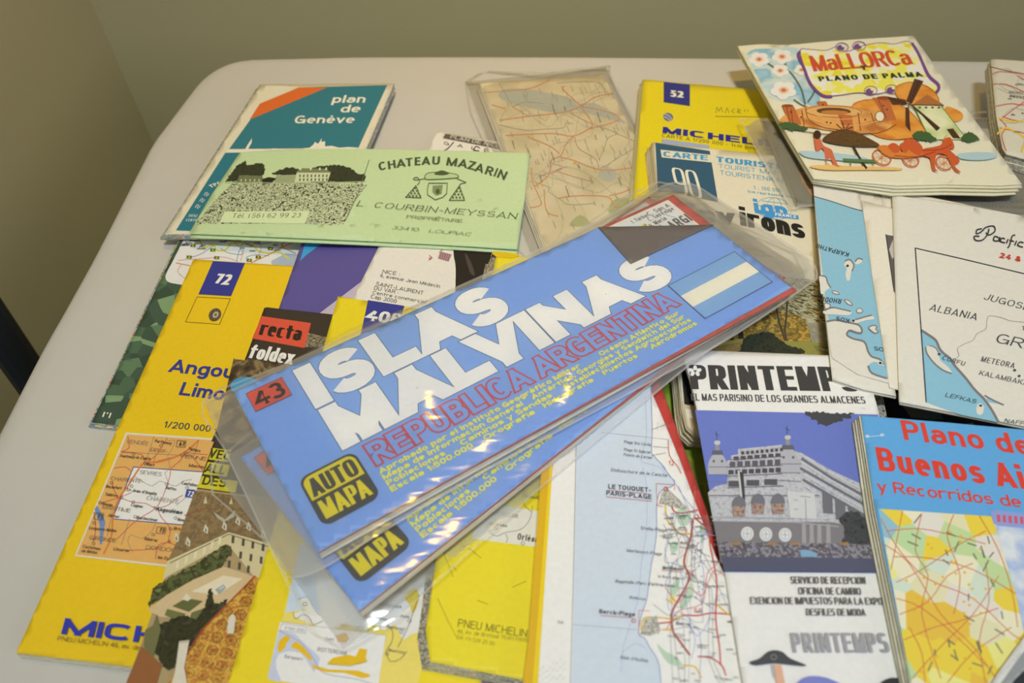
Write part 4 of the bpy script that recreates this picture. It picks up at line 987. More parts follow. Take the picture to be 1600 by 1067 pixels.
s.ls([smooth(q, 3) for q in ([(1040, 786), (1040, 798), (1044, 815), (1058, 830), (1064, 834), (1078, 834)], [(1050, 970), (1064, 962), (1068, 960)], [(1120, 945), (1132, 955), (1140, 962)], [(1002, 985), (1006, 966), (1030, 965), (1050, 968)], [(1034, 984), (1050, 984)], [(1066, 1040), (1086, 1042), (1096, 1060)])], 2.3, 'd6b23a', 'main_roads')
s.ls([smooth(q, 3) for q in ([(1030, 838), (1050, 834), (1064, 834)], [(1046, 840), (1038, 876), (1050, 880), (1070, 886)], [(1080, 838), (1092, 830), (1108, 834)], [(1074, 886), (1100, 876), (1120, 880)], [(1088, 812), (1100, 810)], [(1020, 944), (1030, 952), (1044, 962)], [(1052, 984), (1080, 980), (1116, 990)], [(1066, 900), (1090, 910), (1118, 918)], [(1078, 930), (1096, 940), (1112, 950)], [(1082, 850), (1096, 864), (1110, 870)], [(1020, 698), (1044, 700)], [(1018, 672), (1040, 664), (1046, 668)], [(1018, 712), (1040, 708)])], .7, '77757a', 'map_print')
s.ls([smooth(q, 3) for q in ([(1034, 728), (1050, 748), (1068, 776), (1088, 800)], [(1060, 760), (1078, 800)], [(1098, 830), (1094, 870), (1100, 900), (1096, 960)], [(1076, 975), (1086, 1000), (1080, 1030)])], .8, '8a96c8', 'map_print')
s.p([(1046, 932), (1056, 930), (1054, 943), (1043, 941)], 'e0cf7a', 'map_print')
TOWN = noisy('town_print', ['9a9a96', 'c6c4bc', '7c7c7c', 'd8d6cc'], 700, 3)
s.p([(1034, 770), (1041, 762), (1048, 768), (1062, 782), (1075, 794), (1070, 798), (1050, 792), (1036, 788), (1029, 788)], TOWN, 'town_print'); s.p([(1007, 968), (1026, 962), (1032, 986), (1016, 994), (1000, 992)], TOWN, 'town_print'); s.p([(1034, 838), (1052, 834), (1050, 842), (1036, 842)], TOWN, 'town_print')
s.l([(1025, 756), (1054, 758), (1054, 766)], .9, 'c46058', 'map_print'); s.l([(1025, 756), (1027, 790), (1036, 792)], .9, 'c46058', 'map_print'); s.l([(998, 954), (1016, 955)], .8, 'c46058', 'map_print'); s.l([(998, 954), (998, 992)], .8, 'c46058', 'map_print')
rd = random.Random(9); s.ps([[(x - 2.4, y), (x, y - .8), (x + 2.4, y), (x, y + .8)] for x, y in [(rd.uniform(1084, 1106), rd.uniform(822, 950)) for _k in range(26)]], '7484c0', 'map_print')
FL = quad([(1036, 800), (1106, 806), (1200, 1090), (1044, 1100)])
net(s, FL, 9, 41, .6, '85838a', amp=.16); net(s, FL, 3, 42, .8, '8f9ccc', amp=.2); net(s, FL, 2, 43, 1., 'c4605a', v=(.3, 1)); names(s, FL, 46, 44, 2.3, '66646a', u=(.02, .98), v=(.02, .98))
K = lambda txt, x, y, x2, y2, cap, c='5e5e68', wt=.14, **k: s.t(txt, (x, y), (x2, y2), (x + .3, y - cap), c, wt, 'lettering', **k)
K('Plage Ste Cécile', 975, 693, 1017, 698, 4.5); K('Plage St Gabriel', 975, 705, 1016, 710, 4.5); K('Pointe de Lornel', 974, 713, 1018, 718, 4.5, slant=.2); K('Embouchure de la Canche', 954, 737, 1042, 746, 5, slant=.25)
K('LE TOUQUET-', 950, 764, 1017, 770, 7, '45454e', .2); K('PARIS-PLAGE', 947, 774, 1018, 781, 7, '45454e', .2); s.ls([[(950, 766.5), (1016, 772.5)], [(947, 777), (1018, 784)]], .8, 'c05a54')
K('Stella-Plage', 1001, 828, 1041, 832, 5); K('Merlimont-Plage', 979, 863, 1034, 869, 5); K('Merlimont', 1035, 890, 1068, 893, 5.5, '4a4a52', .2); s.l([(1034, 892), (1068, 895)], .8, 'c05a54'); K('le Bout-d\'Airon', 1028, 903, 1070, 907, 4); K('Bagatelle (Parc d\'attractions)', 961, 911, 1056, 919, 5, slant=.2, wt=.18); K('Bellevue', 983, 936, 1008, 939, 4.5, slant=.2)
K('Berck-Plage', 936, 959, 992, 964, 6.5, '45454e', .22); s.l([(938, 962.5), (988, 966)], .9, 'c05a54'); K('56', 871, 975, 880, 976, 5, '8a8a8a'); K('Berck', 1056, 977, 1077, 979, 5.5, '5a5a60', .18); K('Baie d\'Authie', 969, 1030, 1012, 1036, 5.5, '6a6a80', slant=.2); K('12', 1044, 727, 1053, 728, 6.5, 'c05a54'); K('12', 1074, 897, 1084, 898, 6, 'c05a54'); K('5,5', 1084, 957, 1096, 958, 6, 'c05a54'); K('D', 1026, 667, 1028, 660, -6, '5a5a60'); K('D 940', 1062, 870, 1066, 857, -4, '5a5a60'); K('9', 1070, 833, 1073, 833, 6, 'c05a54')
for x, y in [(1040, 765), (990, 971), (1088, 808)]: s.l(ell(x, y, 3, 2.8), 1.2, 'bc4a42', 'lettering', closed=True)
rd = random.Random(21)
for k in range(8): xx = 843 + k * 5.5; s.t('minium'[:rd.randint(4, 6)] if False else 'l l l l l l', (xx, 1100 - rd.uniform(0, 10)), (xx + 2, 1035 + rd.uniform(-8, 20)), (xx - 4, 1099), '9a9a98', .16, 'imprint')
names(s, F, 0, 1)
rd = random.Random(31); pts = [(rd.uniform(1040, 1150), rd.uniform(800, 1067)) for _k in range(60)]; pts = [q for q in pts if q[0] < 1090 + (q[1] - 800) * .3]
o_ = []
for x, y in pts:
    for j in range(rd.randint(3, 7)): o_ += stroke([(x + j * 2.1, y + j * .2), (x + j * 2.1 + .4, y - 3 + j * .2)], .7)
s.add('lettering', o_, '77757a')
s.done({'sea_print': 'pale blue printed sea', 'yellow_spine': 'yellow cover spine'})

# --- IGN map with park photograph
o = [(1020, 222), (1255, 248), (1392, 690), (1225, 690), (1088, 682), (1074, 668), (1067, 640), (1062, 590)]
s = Thing('folded_map', 'thick worn map numbered 90 with blue box, cream cover and park photograph', 'map', [o], .0085, kappa=.8)
s.body(o, 'd6d0bc', noisy('thumbed_edge', ['8f866a', 'c2b898', '7a7058', 'd0c8ac', 'a0705a'], 800, 3, stretch=(.5, .5, 3), gloss=.8), 6, jig=1.4, left=(-9, 2), under='c8bfa2')
s.p([(1024, 223), (1109, 236), (1122, 316), (1046, 300), (1028, 300)], '2f5570', 'blue_number_box')
s.p([(1032, 234), (1217, 253), (1219, 265), (1034, 246)], 'd6d0bc', 'blue_number_box')
s.t('CARTE', (1036, 244.5), (1106, 251), (1036.5, 236.5), '3f93c4', .3, 'lettering', n=3, cv=.6, gap=.12); s.t('TOURISTIQUE', (1119, 253), (1262, 270), (1119, 244.5), '3f93c4', .32, 'lettering', n=3, cv=.6, gap=.12)
s.t('90', (1058, 304), (1099, 311), (1048, 261), 'dcd8c8', .24, 'blue_number_box', n=4, cv=.62, gap=.08)
s.t('TOURIST MAP', (1123, 262.5), (1218, 274), (1122.5, 256), '5a9cc4', .1); s.t('TOURISTENKARTE', (1125, 273), (1248, 289), (1124.5, 266), '5a9cc4', .1)
s.t('1 : 100 000', (1178, 296), (1222, 301), (1177, 290), '6aa2c0', .12); s.t('1cm représente 1km', (1168, 301), (1240, 310), (1167.5, 297), '6aa2c0', .14)
s.e(1208, 321, 31, 22, '9cbccb', 'globe_emblem', rot=.15) if False else None
GL = [ell(1209, 326, 28, 17, .15), ell(1209, 326, 12, 17, .15), [(1209, 309), (1209, 343)], [(1183, 321), (1236, 330)], [(1190, 314), (1231, 319)], [(1186, 334), (1230, 340)]]
for q in GL: s.l(q, .7, '6fa8cc', 'globe_emblem')
s.t('ign', (1180, 333), (1232, 340), (1176, 311), '3f8fd0', .19, 'globe_emblem', gap=.1); s.p([(1178, 327), (1247, 337), (1248, 343), (1208, 339), (1180, 332)], '3f8fd0', 'globe_emblem'); s.t('FRANCE', (1211, 337.5), (1244, 341.5), (1211, 333), 'e0e0dc', .2, 'globe_emblem')
s.t('Env', (1058, 342), (1150, 353), (1055, 316), '1f1f1f', .28, 'title_lettering', cv=.75, gap=.07); s.t('irons', (1157, 352), (1259, 374), (1154, 323), '1f1f1f', .27, 'title_lettering', cv=.75, gap=.06)
PK = 'park_photograph'
s.p([(1040, 420), (1305, 440), (1345, 553), (1371, 640), (1080, 620), (1068, 560), (1050, 480)], noisy('park_sky_print', ['9a9474', 'b9b79c', '77704c', '8a8a78'], 110, 5), PK)
s.p(jag([(1080, 470), (1240, 470), (1268, 520), (1276, 548), (1080, 545)], 3, 8, 4), noisy('autumn_leaves_print', ['7a6230', 'a08238', '5a5230', 'c09a48', '8a7a3a'], 260, 5), PK)
s.p(jag([(1180, 440), (1305, 440), (1312, 500), (1290, 505), (1262, 500), (1236, 490), (1180, 488)], 3, 9, 4), noisy('branches_print', ['5a5430', '8d8458', 'b9b59a', '3c3a24', '77702c'], 240, 5, stretch=(1, 2.2, 1), rot=.5), PK)
s.p([(1262, 505), (1300, 505), (1312, 535), (1268, 538)], noisy('mist_print', ['9c9a8c', '8a8878', 'b0aea0'], 120, 3), PK)
s.ls([smooth([(1212, 476), (1216, 500), (1222, 520), (1228, 538)], 4), smooth([(1230, 468), (1228, 500), (1226, 520), (1232, 540)], 4)], 3, '4e4032', PK)
s.ls([[(1142, 515), (1143, 532)], [(1156, 508), (1158, 534)]], [7, 8], '2e2a20', PK)
s.p([(1105, 540), (1158, 530), (1260, 535), (1330, 540), (1338, 556), (1095, 553)], '8d8a48', PK); s.p([(1100, 545), (1158, 535), (1165, 550), (1096, 552)], noisy('leaf_litter_print', ['5a4a30', '8a7444', '6c5a36'], 300, 3, stretch=(1, 3, 1)), PK)
s.p(jag(smooth([(1156, 548), (1162, 530), (1178, 522), (1200, 520), (1218, 530), (1232, 540), (1256, 548), (1246, 554), (1158, 552)], 3, True), 1.3, 5, 2), noisy('shrub_print', ['22261f', '353a2e', '1a1d18'], 500, 3), PK)
s.p([(1270, 540), (1300, 544), (1302, 552), (1276, 550)], '77764a', PK); s.p([(1280, 544), (1300, 548), (1300, 552), (1284, 549)], 'a7a594', PK)
# worn lower corners
s.p([(1064, 572), (1090, 572), (1100, 640), (1078, 632), (1070, 640)], '23262a', 'black_border'); s.p([(1068, 632), (1100, 640), (1110, 684), (1088, 680), (1076, 668)], 'dcd6c4', 'black_border')
s.p([(1352, 590), (1374, 592), (1392, 690), (1368, 650)], noisy('branches_dark_print', ['2c2e28', 'a9aaa2', '4c4e44'], 420, 4), PK)
s.done({'park_photograph': 'colour photograph of trees in a park'})

# --- department store leaflet
o = [(1062, 546), (1345, 557), (1358, 590), (1372, 640), (1448, 1110), (1168, 1110), (1130, 880), (1093, 660), (1078, 590)]
s = Thing('leaflet', 'white leaflet with PRINTEMPS heading above a photograph of a domed department store', 'leaflet', [o], .0022, kappa=.9)
s.body(o, 'dfdfe0', 'cfcfcd', 2, jig=.5)
s.t('PRINTEMPS', (1080, 608), (1344, 612), (1076, 570), '3f3f41', .27, 'title_lettering', n=3.6, cv=.62, gap=.08)
for k in range(5):
    a = k * 1.2566 - 1.57; s.e(1086 + 6.5 * math.cos(a), 580 + 5 * math.sin(a), 4.2, 3, 'e4e4e4', 'flower_emblem', rot=a, n=10)
s.e(1086, 580, 1.6, 1.3, '3f3f41', 'flower_emblem', n=8)
s.t('EL MAS PARISINO DE LOS GRANDES ALMACENES', (1080, 626), (1353, 631), (1079, 615), '46464a', .15, 'lettering', n=3.2, cv=.8, gap=.07)
BP = 'store_photograph'
ph = [(1086, 640), (1356, 648), (1376, 655), (1410, 880), (1398, 896), (1131, 894)]
s.p([(1086, 641), (1372, 648), (1398, 896), (1131, 894)], '6676c4', BP)
s.p(jag(smooth([(1256, 643), (1260, 648), (1268, 652), (1266, 656), (1276, 656), (1276, 664), (1284, 662), (1292, 668), (1302, 660), (1314, 658), (1318, 654), (1328, 656), (1330, 648), (1336, 647)], 2), 2, 6, 3), '45464e', BP)
STONE = noisy('stone_print', ['a2a4b0', 'bcbec8', 'acaeba', '9698a6'], 600, 3); ST2 = '9396a2'; DK = '4c4c56'
# lower block
s.p([(1106, 770), (1118, 760), (1136, 756), (1136, 720), (1142, 719), (1142, 712), (1153, 710), (1153, 702), (1214, 696), (1222, 695), (1228, 702), (1252, 708), (1300, 736), (1362, 764), (1378, 800), (1394, 880), (1126, 880)], STONE, BP)
# domes and turrets
for cx, cy, sc in ((1121, 706, 1.0), (1231, 698, 1.15)):
    s.p(smooth([(cx - 14 * sc, cy + 36 * sc), (cx - 15 * sc, cy + 22 * sc), (cx - 11 * sc, cy + 10 * sc), (cx - 5 * sc, cy + 4), (cx + 5 * sc, cy + 4), (cx + 11 * sc, cy + 10 * sc), (cx + 16 * sc, cy + 22 * sc), (cx + 17 * sc, cy + 36 * sc)], 3), 'a9abb8', BP)
    s.p([(cx - 9 * sc, cy + 5), (cx - 8 * sc, cy - 2), (cx + 7 * sc, cy - 2), (cx + 9 * sc, cy + 5)], '5e6070', BP); s.p([(cx - 4, cy - 2), (cx - 4, cy - 12), (cx + 3, cy - 12), (cx + 3, cy - 2)], '8a8c98', BP); s.e(cx - .5, cy - 14, 5, 3.6, 'b9bbc4', BP)
    s.ls([[(cx - 1, cy - 17), (cx - 2, cy - 32)], [(cx - 4, cy - 28), (cx + 2, cy - 25)]], .9, '4a4a5a', BP); s.ls([[(cx - 14 * sc, cy + 24 * sc), (cx + 17 * sc, cy + 24 * sc)], [(cx - 15 * sc, cy + 36 * sc), (cx + 18 * sc, cy + 36 * sc)], [(cx - 15 * sc, cy + 46 * sc), (cx + 18 * sc, cy + 48 * sc)]], 1.2, '777986', BP)
    s.e(cx - 6 * sc, cy + 15 * sc, 1.8, 2.2, '5a5c68', BP, n=8); s.e(cx + 7 * sc, cy + 15 * sc, 1.8, 2.2, '5a5c68', BP, n=8)
def rowwin(x0, y0, x1, y1, n, w, h, c=DK):
    s.ps([[(x0 + (x1 - x0) * i / n, y0 + (y1 - y0) * i / n), (x0 + (x1 - x0) * i / n + w, y0 + (y1 - y0) * i / n), (x0 + (x1 - x0) * i / n + w, y0 + (y1 - y0) * i / n + h), (x0 + (x1 - x0) * i / n, y0 + (y1 - y0) * i / n + h)] for i in range(n)], c, BP)
rowwin(1158, 706, 1226, 700, 9, 4.5, 5); rowwin(1146, 714, 1222, 708, 7, 8, 6); rowwin(1140, 722, 1222, 718, 7, 8.5, 9, '5a5a66'); rowwin(1138, 735, 1222, 731, 8, 8, 7); rowwin(1138, 752, 1222, 748, 3, 20, 9, '55555f')
s.ls([[(1142, 719), (1222, 714)], [(1136, 731), (1222, 728)], [(1134, 745), (1222, 741)], [(1136, 763), (1224, 760)], [(1108, 775), (1300, 775)]], 1.2, '6c5f70', BP)
s.ls([[(1252, 712), (1300, 742), (1362, 774)], [(1250, 722), (1300, 753), (1364, 790)], [(1250, 740), (1366, 806)], [(1256, 760), (1374, 828)]], 1.6, 'c6c8d0', BP)
s.ls([[(1252, 717), (1300, 748), (1362, 782)], [(1250, 732), (1366, 798)], [(1254, 750), (1370, 817)]], 3.4, '6a6c78', BP)
s.ps([[(x, y), (x + 16, y + 6), (x + 17, y + 34), (x + 2, y + 32)] for x, y in ((1284, 770), (1304, 780), (1324, 792), (1344, 804))], '6a6c76', BP)
s.p([(1229, 768), (1272, 772), (1276, 812), (1234, 810)], 'c4c6cc', BP); s.ls([[(1250, 776), (1266, 778)], [(1258, 780), (1259, 812)], [(1240, 782), (1246, 783)], [(1240, 796), (1246, 797)]], 1, '77798a', BP)
s.p([(1152, 736), (1158, 737), (1162, 784), (1157, 784)], 'c4c8c8', BP); s.p([(1155, 738), (1161, 739), (1164, 782), (1160, 783)], '3e4048', BP)
FLAG = noisy('flags_print', ['6a4a4e', '9a5a58', '8a8c94', 'b89a70', '5e6070'], 900, 3)
for x, y in ((1154, 790), (1184, 786), (1215, 786)):
    s.p(ell(x, y, 11, 14, 0, 14), '6d6f7c', BP); s.p([(x - 10, y + 2), (x + 10, y + 2), (x + 9, y + 18), (x - 9, y + 18)], FLAG, BP)
s.p([(1114, 815), (1300, 817), (1388, 838), (1394, 882), (1126, 880)], '7a7880', BP); s.ls([[(1112, 815), (1240, 817), (1310, 824)], [(1110, 809), (1240, 811)]], 1.4, 'a6a4ac', BP)
for x, y in ((1167, 835), (1196, 836), (1226, 837)):
    s.p(ell(x, y, 10, 11, 0, 16), 'cfd2d8', BP); s.l(ell(x, y, 7, 8, 0, 12), .8, '9a9aa4', BP, closed=True); s.ls([[(x, y - 6), (x, y + 6)], [(x - 5, y), (x + 5, y)]], .8, '8a8a96', BP)
s.ps([[(x, 820), (x + 6, 820), (x + 7, 850), (x, 850)] for x in (1252, 1264, 1276, 1290)], '9a98a0', BP)
s.p(jag(smooth([(1312, 812), (1330, 800), (1350, 810), (1362, 830), (1370, 860), (1316, 856), (1320, 830)], 3, True), 1.8, 7), noisy('dark_tree_print', ['34363c', '484a50', '2a2c30'], 500, 3), BP)
CROWD = noisy('crowd_print', ['34303a', '6a6a7c', '4a4048', '9a98a0', '5a6a90', 'a07a6a'], 700, 4, lo=.3, hi=.75)
s.p([(1122, 848), (1386, 852), (1392, 876), (1126, 872)], CROWD, BP); s.p([(1126, 871), (1392, 874), (1397, 896), (1131, 894)], '53566e', BP)
s.p([(1250, 860), (1264, 861), (1276, 866), (1276, 872), (1250, 871)], '7aa0c0', BP); s.ps([[(x, 850), (x + 14, 848), (x + 16, 853), (x, 853)] for x in (1140, 1198, 1232, 1310)], '9a7a50', BP)
for tx, x, x2, y in (('SERVICIO DE RECEPCION', 1235, 1352, 913), ('OFICINA DE CAMBIO', 1247, 1345, 930), ('EXENCION DE IMPUESTOS PARA LA EXPORTACION', 1172, 1424, 945), ('DESFILES DE MODA', 1259, 1352, 963)): s.t(tx, (x, y), (x2, y + (x2 - x) * .006), (x - 1, y - 11), '55555a', .15, 'lettering', n=3.2, cv=.8, gap=.07)
s.t('PRINTEMPS', (1238, 1021), (1390, 1021), (1233, 990), '9a9aa2', .22, 'grey_lettering', n=3.6, cv=.7, gap=.09)
s.p(smooth([(1170, 1036), (1186, 1030), (1198, 1020), (1210, 1017), (1222, 1020), (1234, 1030), (1258, 1040), (1250, 1042), (1210, 1038), (1180, 1041)], 3, True), '44474e', 'hat_picture'); s.l(ell(1208, 1028, 5, 4.4, 0, 5), 1, '8d8d82', 'hat_picture', closed=True)
s.p([(1208, 1040), (1220, 1040), (1226, 1070), (1212, 1070)], 'd6a890', 'hat_picture'); s.l([(1205, 1040), (1208, 1060)], 1.4, '9ab4d4', 'hat_picture')
s.p(smooth([(1246, 1067), (1262, 1058), (1290, 1060), (1330, 1075), (1400, 1080), (1246, 1080)], 3, True), '7880c4', 'hat_picture'); s.p(smooth([(1375, 1068), (1392, 1060), (1412, 1064), (1414, 1076), (1376, 1078)], 3, True), '34343a', 'hat_picture')
s.done({'grey_lettering': 'pale grey shop name in capitals'})

# ================================================================== right side
# --- grey guide in a sleeve under the Mallorca booklet
def guide():
    o = [(1192, 190), (1545, 186), (1700, 200), (1790, 340), (1600, 332), (1245, 316)]
    s = Thing('street_guide', 'dull grey street guide mostly hidden under the illustrated booklet', 'guide book', [o], .004)
    s.body(o, '74705f', '8a8478', 2, jig=.5)
    s.p([(1222, 190), (1240, 192), (1250, 205), (1228, 204)], 'b9b6a8', 'pale_label'); s.p([(1525, 200), (1580, 204), (1600, 240), (1548, 240)], 'b9b6ae', 'pale_label')
    s.ps([[(1248, 268), (1262, 271), (1270, 290), (1254, 286)], [(1256, 288), (1275, 292), (1282, 310), (1268, 306)]], 'c98a4c', 'orange_badge'); s.p([(1254, 272), (1262, 274), (1266, 286), (1258, 283)], '6c665a', 'orange_badge')
    for tx, x, x2, y in (('Plano de la Calles', 1478, 1570, 304), ('Guía de Calles', 1532, 1612, 315), ('Mapas', 1480, 1516, 313), ('Instrucciones', 1534, 1606, 324)): s.t(tx, (x, y), (x2, y + 3), (x - 1, y - 6), '4e4c44', .16)
    s.done()
FILM3 = filmmat('grey_plastic_film', .30, .25, (.72, .70, .64))
sleeve('cloudy plastic sleeve poking out left of the illustrated booklet, over map 90', [(1163, 199), (1182, 188), (1400, 180), (1720, 190), (1810, 352), (1500, 344), (1275, 322), (1240, 327), (1222, 300)], guide, film=FILM3, wrinkle=.0006)

# --- worn road map at right edge
o = [(1548, 94), (1552, 92), (1680, 100), (1740, 266), (1620, 254), (1572, 241), (1566, 232), (1556, 180)]
s = Thing('road_map', 'thick folded road map with red roads at the right end of the table', 'map', [o], .010)
s.body(o, 'cfcbbb', noisy('pale_map_edge', ['b9b49c', 'd2cdb8', '99947e', 'c9c4ae'], 500, 3), 4, jig=1.3)
s.ls([smooth([(1546, 104), (1580, 112), (1640, 122)], 3)], 1.2, '3a3a36'); s.ls([smooth(q, 3) for q in ([(1548, 118), (1562, 112), (1600, 116)], [(1550, 132), (1572, 132), (1600, 144)], [(1556, 166), (1580, 162), (1600, 164), (1620, 150)], [(1562, 188), (1582, 172), (1602, 158)], [(1562, 186), (1572, 198), (1565, 212), (1572, 236)], [(1566, 182), (1584, 188), (1620, 194)], [(1590, 118), (1600, 124), (1630, 130)], [(1562, 200), (1590, 206), (1620, 212)])], 1.5, 'c0564e', 'main_roads')
s.ls([smooth(q, 3) for q in ([(1558, 210), (1570, 200), (1590, 208), (1610, 222)], [(1560, 184), (1580, 190), (1610, 190)], [(1596, 238), (1602, 224), (1612, 214)])], 2.6, 'dcbf3a', 'main_roads')
s.t('BRUXELLES', (1576, 146), (1612, 150), (1577, 142), '4a4a44', .22); s.t('BRUSSEL', (1577, 152), (1610, 156), (1578, 148), '4a4a44', .22)
F = quad([(1552, 100), (1680, 106), (1720, 250), (1572, 236)]); names(s, F, 34, 17, 2.4, '5a5850'); net(s, F, 8, 18, .6, 'a8a49a')
s.done()

# --- ferry leaflet: four overlapping panels
base = [(1271, 277), (1319, 283), (1379, 295), (1510, 315), (1596, 335), (1800, 380), (1800, 702), (1405, 628), (1302, 590)]
s = Thing('folded_chart', 'white accordion chart of Greece with a blue sea panel, below the illustrated booklet', 'map', [base], .0035, kappa=.8)
Bz = 'd6d4cd'
rear = [(1319, 282), (1380, 302), (1400, 460), (1345, 450)]
sea = [(1271, 277), (1300, 284), (1345, 299), (1362, 400), (1402, 616), (1352, 606), (1302, 590), (1284, 430)]
strip = [(1347, 311), (1402, 325), (1440, 612), (1405, 607), (1391, 604), (1365, 440)]
back = [(1378, 294), (1440, 300), (1510, 314), (1596, 335), (1790, 400), (1790, 660), (1420, 600), (1398, 400)]
front = [(1394, 305), (1500, 318), (1592, 336), (1800, 400), (1800, 702), (1600, 666), (1405, 628), (1399, 450)]
s.leaf('panel', rear, -.0022, .0004, 'd6d1c5', 'cfc8b4', jig=.3); s.leaf('panel', sea, -.0016, .0005, Bz, 'cfc8b4', label='blue sea panel with islands')
s.leaf('panel', strip, -.0010, .0004, 'dcd8cd', 'cfc8b4', jig=.2); s.leaf('panel', back, -.0024, .0004, 'dcd8cd', 'cfc8b4'); s.leaf('panel', front, 0, .0006, Bz, 'cfc8b4', label='front panel with a frame and script heading')
s.leaf('panel', [(a + 2, b + 1) for a, b in front], -.0012, .0006, Bz, 'cfc8b4'); s.leaf('panel', [(a + 1, b + 1) for a, b in sea], -.0028, .0005, Bz, 'cfc8b4')
def sub(fn, dz):
    """print placed on a lower panel"""
    z0 = s.Z; s.Z = z0 + dz; q, od = s.q, s.order; s.q, s.order = {}, []; fn(); s.done({'sea_print': 'sky blue printed sea'}); s.q, s.order = q, od; s.Z = z0
SEAB = '86b8d2'; GR = '77777b'; LAND = 'd4d2cb'
def seaprint():
    s.nl = 0
    s.p(smooth([(1272, 307), (1300, 315), (1330, 325), (1349, 330)], 3) + [(1358, 385), (1388, 592), (1340, 586), (1305, 560), (1290, 470)], SEAB, 'sea_print')
    s.l(smooth([(1272, 307), (1300, 315), (1330, 325), (1349, 330)], 3), 1.3, '3c4046')
    def isle(pts, w=2.2, closed=True, shade=None):
        P = smooth(pts, 4, closed); s.p(P, LAND, 'islands')
        s.l(smooth(shade, 4) if shade else P + P[:1], w, GR, 'coast_shading')
    isle([(1320, 411), (1324, 407), (1332, 410), (1334, 418), (1330, 425), (1328, 436), (1324, 439), (1321, 428), (1323, 420), (1319, 415)], shade=[(1320, 408), (1328, 406), (1334, 415), (1331, 424)])
    isle([(1336, 411), (1340, 405), (1347, 406), (1345, 411), (1339, 413)], shade=[(1336, 409), (1341, 404), (1348, 406)])
    isle([(1280, 432), (1288, 432), (1292, 440), (1297, 449), (1292, 453), (1283, 460), (1281, 445)], shade=[(1282, 431), (1290, 433), (1293, 442), (1298, 450)])
    isle([(1300, 455), (1308, 456), (1311, 460), (1303, 459)], 1.2); isle([(1319, 469), (1326, 470), (1330, 474), (1332, 477), (1325, 476)], 1.4); isle([(1288, 475), (1295, 475), (1297, 480), (1290, 483)], 1.6); isle([(1338, 485), (1343, 482), (1348, 486), (1345, 489), (1340, 489)], 1.2)
    isle([(1287, 486), (1305, 482), (1318, 485), (1330, 488), (1325, 493), (1300, 492), (1288, 491)], shade=[(1288, 486), (1300, 481), (1316, 484), (1329, 487)])
    isle([(1330, 502), (1340, 500), (1350, 497), (1360, 493), (1366, 499), (1354, 501), (1340, 505), (1332, 506)], shade=[(1336, 500), (1350, 496), (1362, 493)])
    isle([(1357, 513), (1364, 509), (1370, 511), (1368, 515), (1372, 519), (1366, 521)], 1.8)
    P = smooth([(1291, 503), (1306, 501), (1322, 504), (1340, 508), (1346, 515), (1345, 521), (1337, 520), (1327, 517), (1323, 524), (1333, 530), (1350, 535), (1356, 550), (1362, 558), (1374, 562), (1380, 570)], 4)
    s.p(P + [(1390, 600), (1340, 586), (1300, 560), (1294, 530)], LAND, 'islands'); s.l(P, 3, GR, 'coast_shading')
    s.p(smooth([(1358, 570), (1368, 566), (1382, 574), (1388, 585), (1386, 591), (1370, 588), (1358, 578)], 3, True), SEAB, 'islands'); s.l(smooth([(1356, 572), (1362, 584), (1386, 592)], 3), 3, GR, 'coast_shading')
    s.e(1375, 568, 4, 3.4, LAND, 'islands'); s.e(1375, 568, 2.4, 2, '26262a', 'islands'); s.e(1333, 502, 2, 1.8, '26262a', 'islands'); s.e(1324, 416, 2, 1.8, '26262a', 'islands')
    k = dict(part='lettering')
    s.t('KARPATHO', (1327, 396), (1276, 381.5), (1324.5, 402), '3a4048', .12, **k); s.t('RHODE', (1315, 468), (1284, 464.5), (1313, 475), '3a4048', .12, **k); s.t('KOS', (1327, 499), (1307, 495), (1326, 505.5), '3a4048', .12, **k); s.t('SO', (1366, 548), (1381, 550), (1365, 542), '3a4048', .12, **k)
sub(seaprint, -.0016)
def stripprint():
    s.nl = 0; s.p([(1385, 367), (1398, 369), (1408, 470), (1396, 455)], '5d5b5e', 'dark_photograph'); s.p([(1389, 390), (1396, 372), (1398, 400), (1394, 405)], 'b9b6b4', 'dark_photograph'); s.l([(1384, 366), (1396, 450)], 1.3, '2e3036', 'dark_photograph')
sub(stripprint, -.0010)
s.nl = 0
s.p([(1430, 388), (1800, 470), (1800, 695), (1600, 655), (1447, 629)], Bz)
cst = smooth([(1439, 516), (1450, 523), (1462, 532), (1468, 545), (1474, 552), (1484, 560), (1492, 572), (1508, 590), (1522, 608), (1536, 622), (1545, 634), (1552, 645), (1560, 660)], 4)
s.p([(1438, 516)] + cst + [(1500, 648), (1447, 629)], SEAB, 'sea_print'); s.l(cst, 4, GR, 'coast_shading')
s.p(smooth([(1446, 542), (1452, 541), (1462, 544), (1466, 552), (1470, 564), (1480, 572), (1487, 582), (1478, 580), (1464, 570), (1454, 560), (1448, 550)], 3, True), LAND, 'islands'); s.l(smooth([(1446, 542), (1448, 552), (1458, 566), (1472, 578), (1487, 584)], 3), 2.4, GR, 'coast_shading'); s.l(smooth([(1452, 540), (1462, 544), (1468, 556)], 3), 1.6, GR, 'coast_shading')
s.p(smooth([(1526, 634), (1532, 630), (1537, 636), (1534, 648), (1526, 646)], 3, True), LAND, 'islands'); s.e(1532, 634, 2.6, 1.8, '33363c', 'islands')
s.p(smooth([(1540, 622), (1556, 628), (1568, 634), (1566, 632), (1552, 630), (1544, 628)], 3), SEAB, 'islands'); s.l(smooth([(1538, 618), (1552, 626), (1568, 633)], 3), 2.6, GR, 'coast_shading')
s.l([(1447, 629), (1438, 500), (1430, 388), (1500, 404), (1600, 428), (1800, 478)], 1.6, '2e3440', 'map_frame')
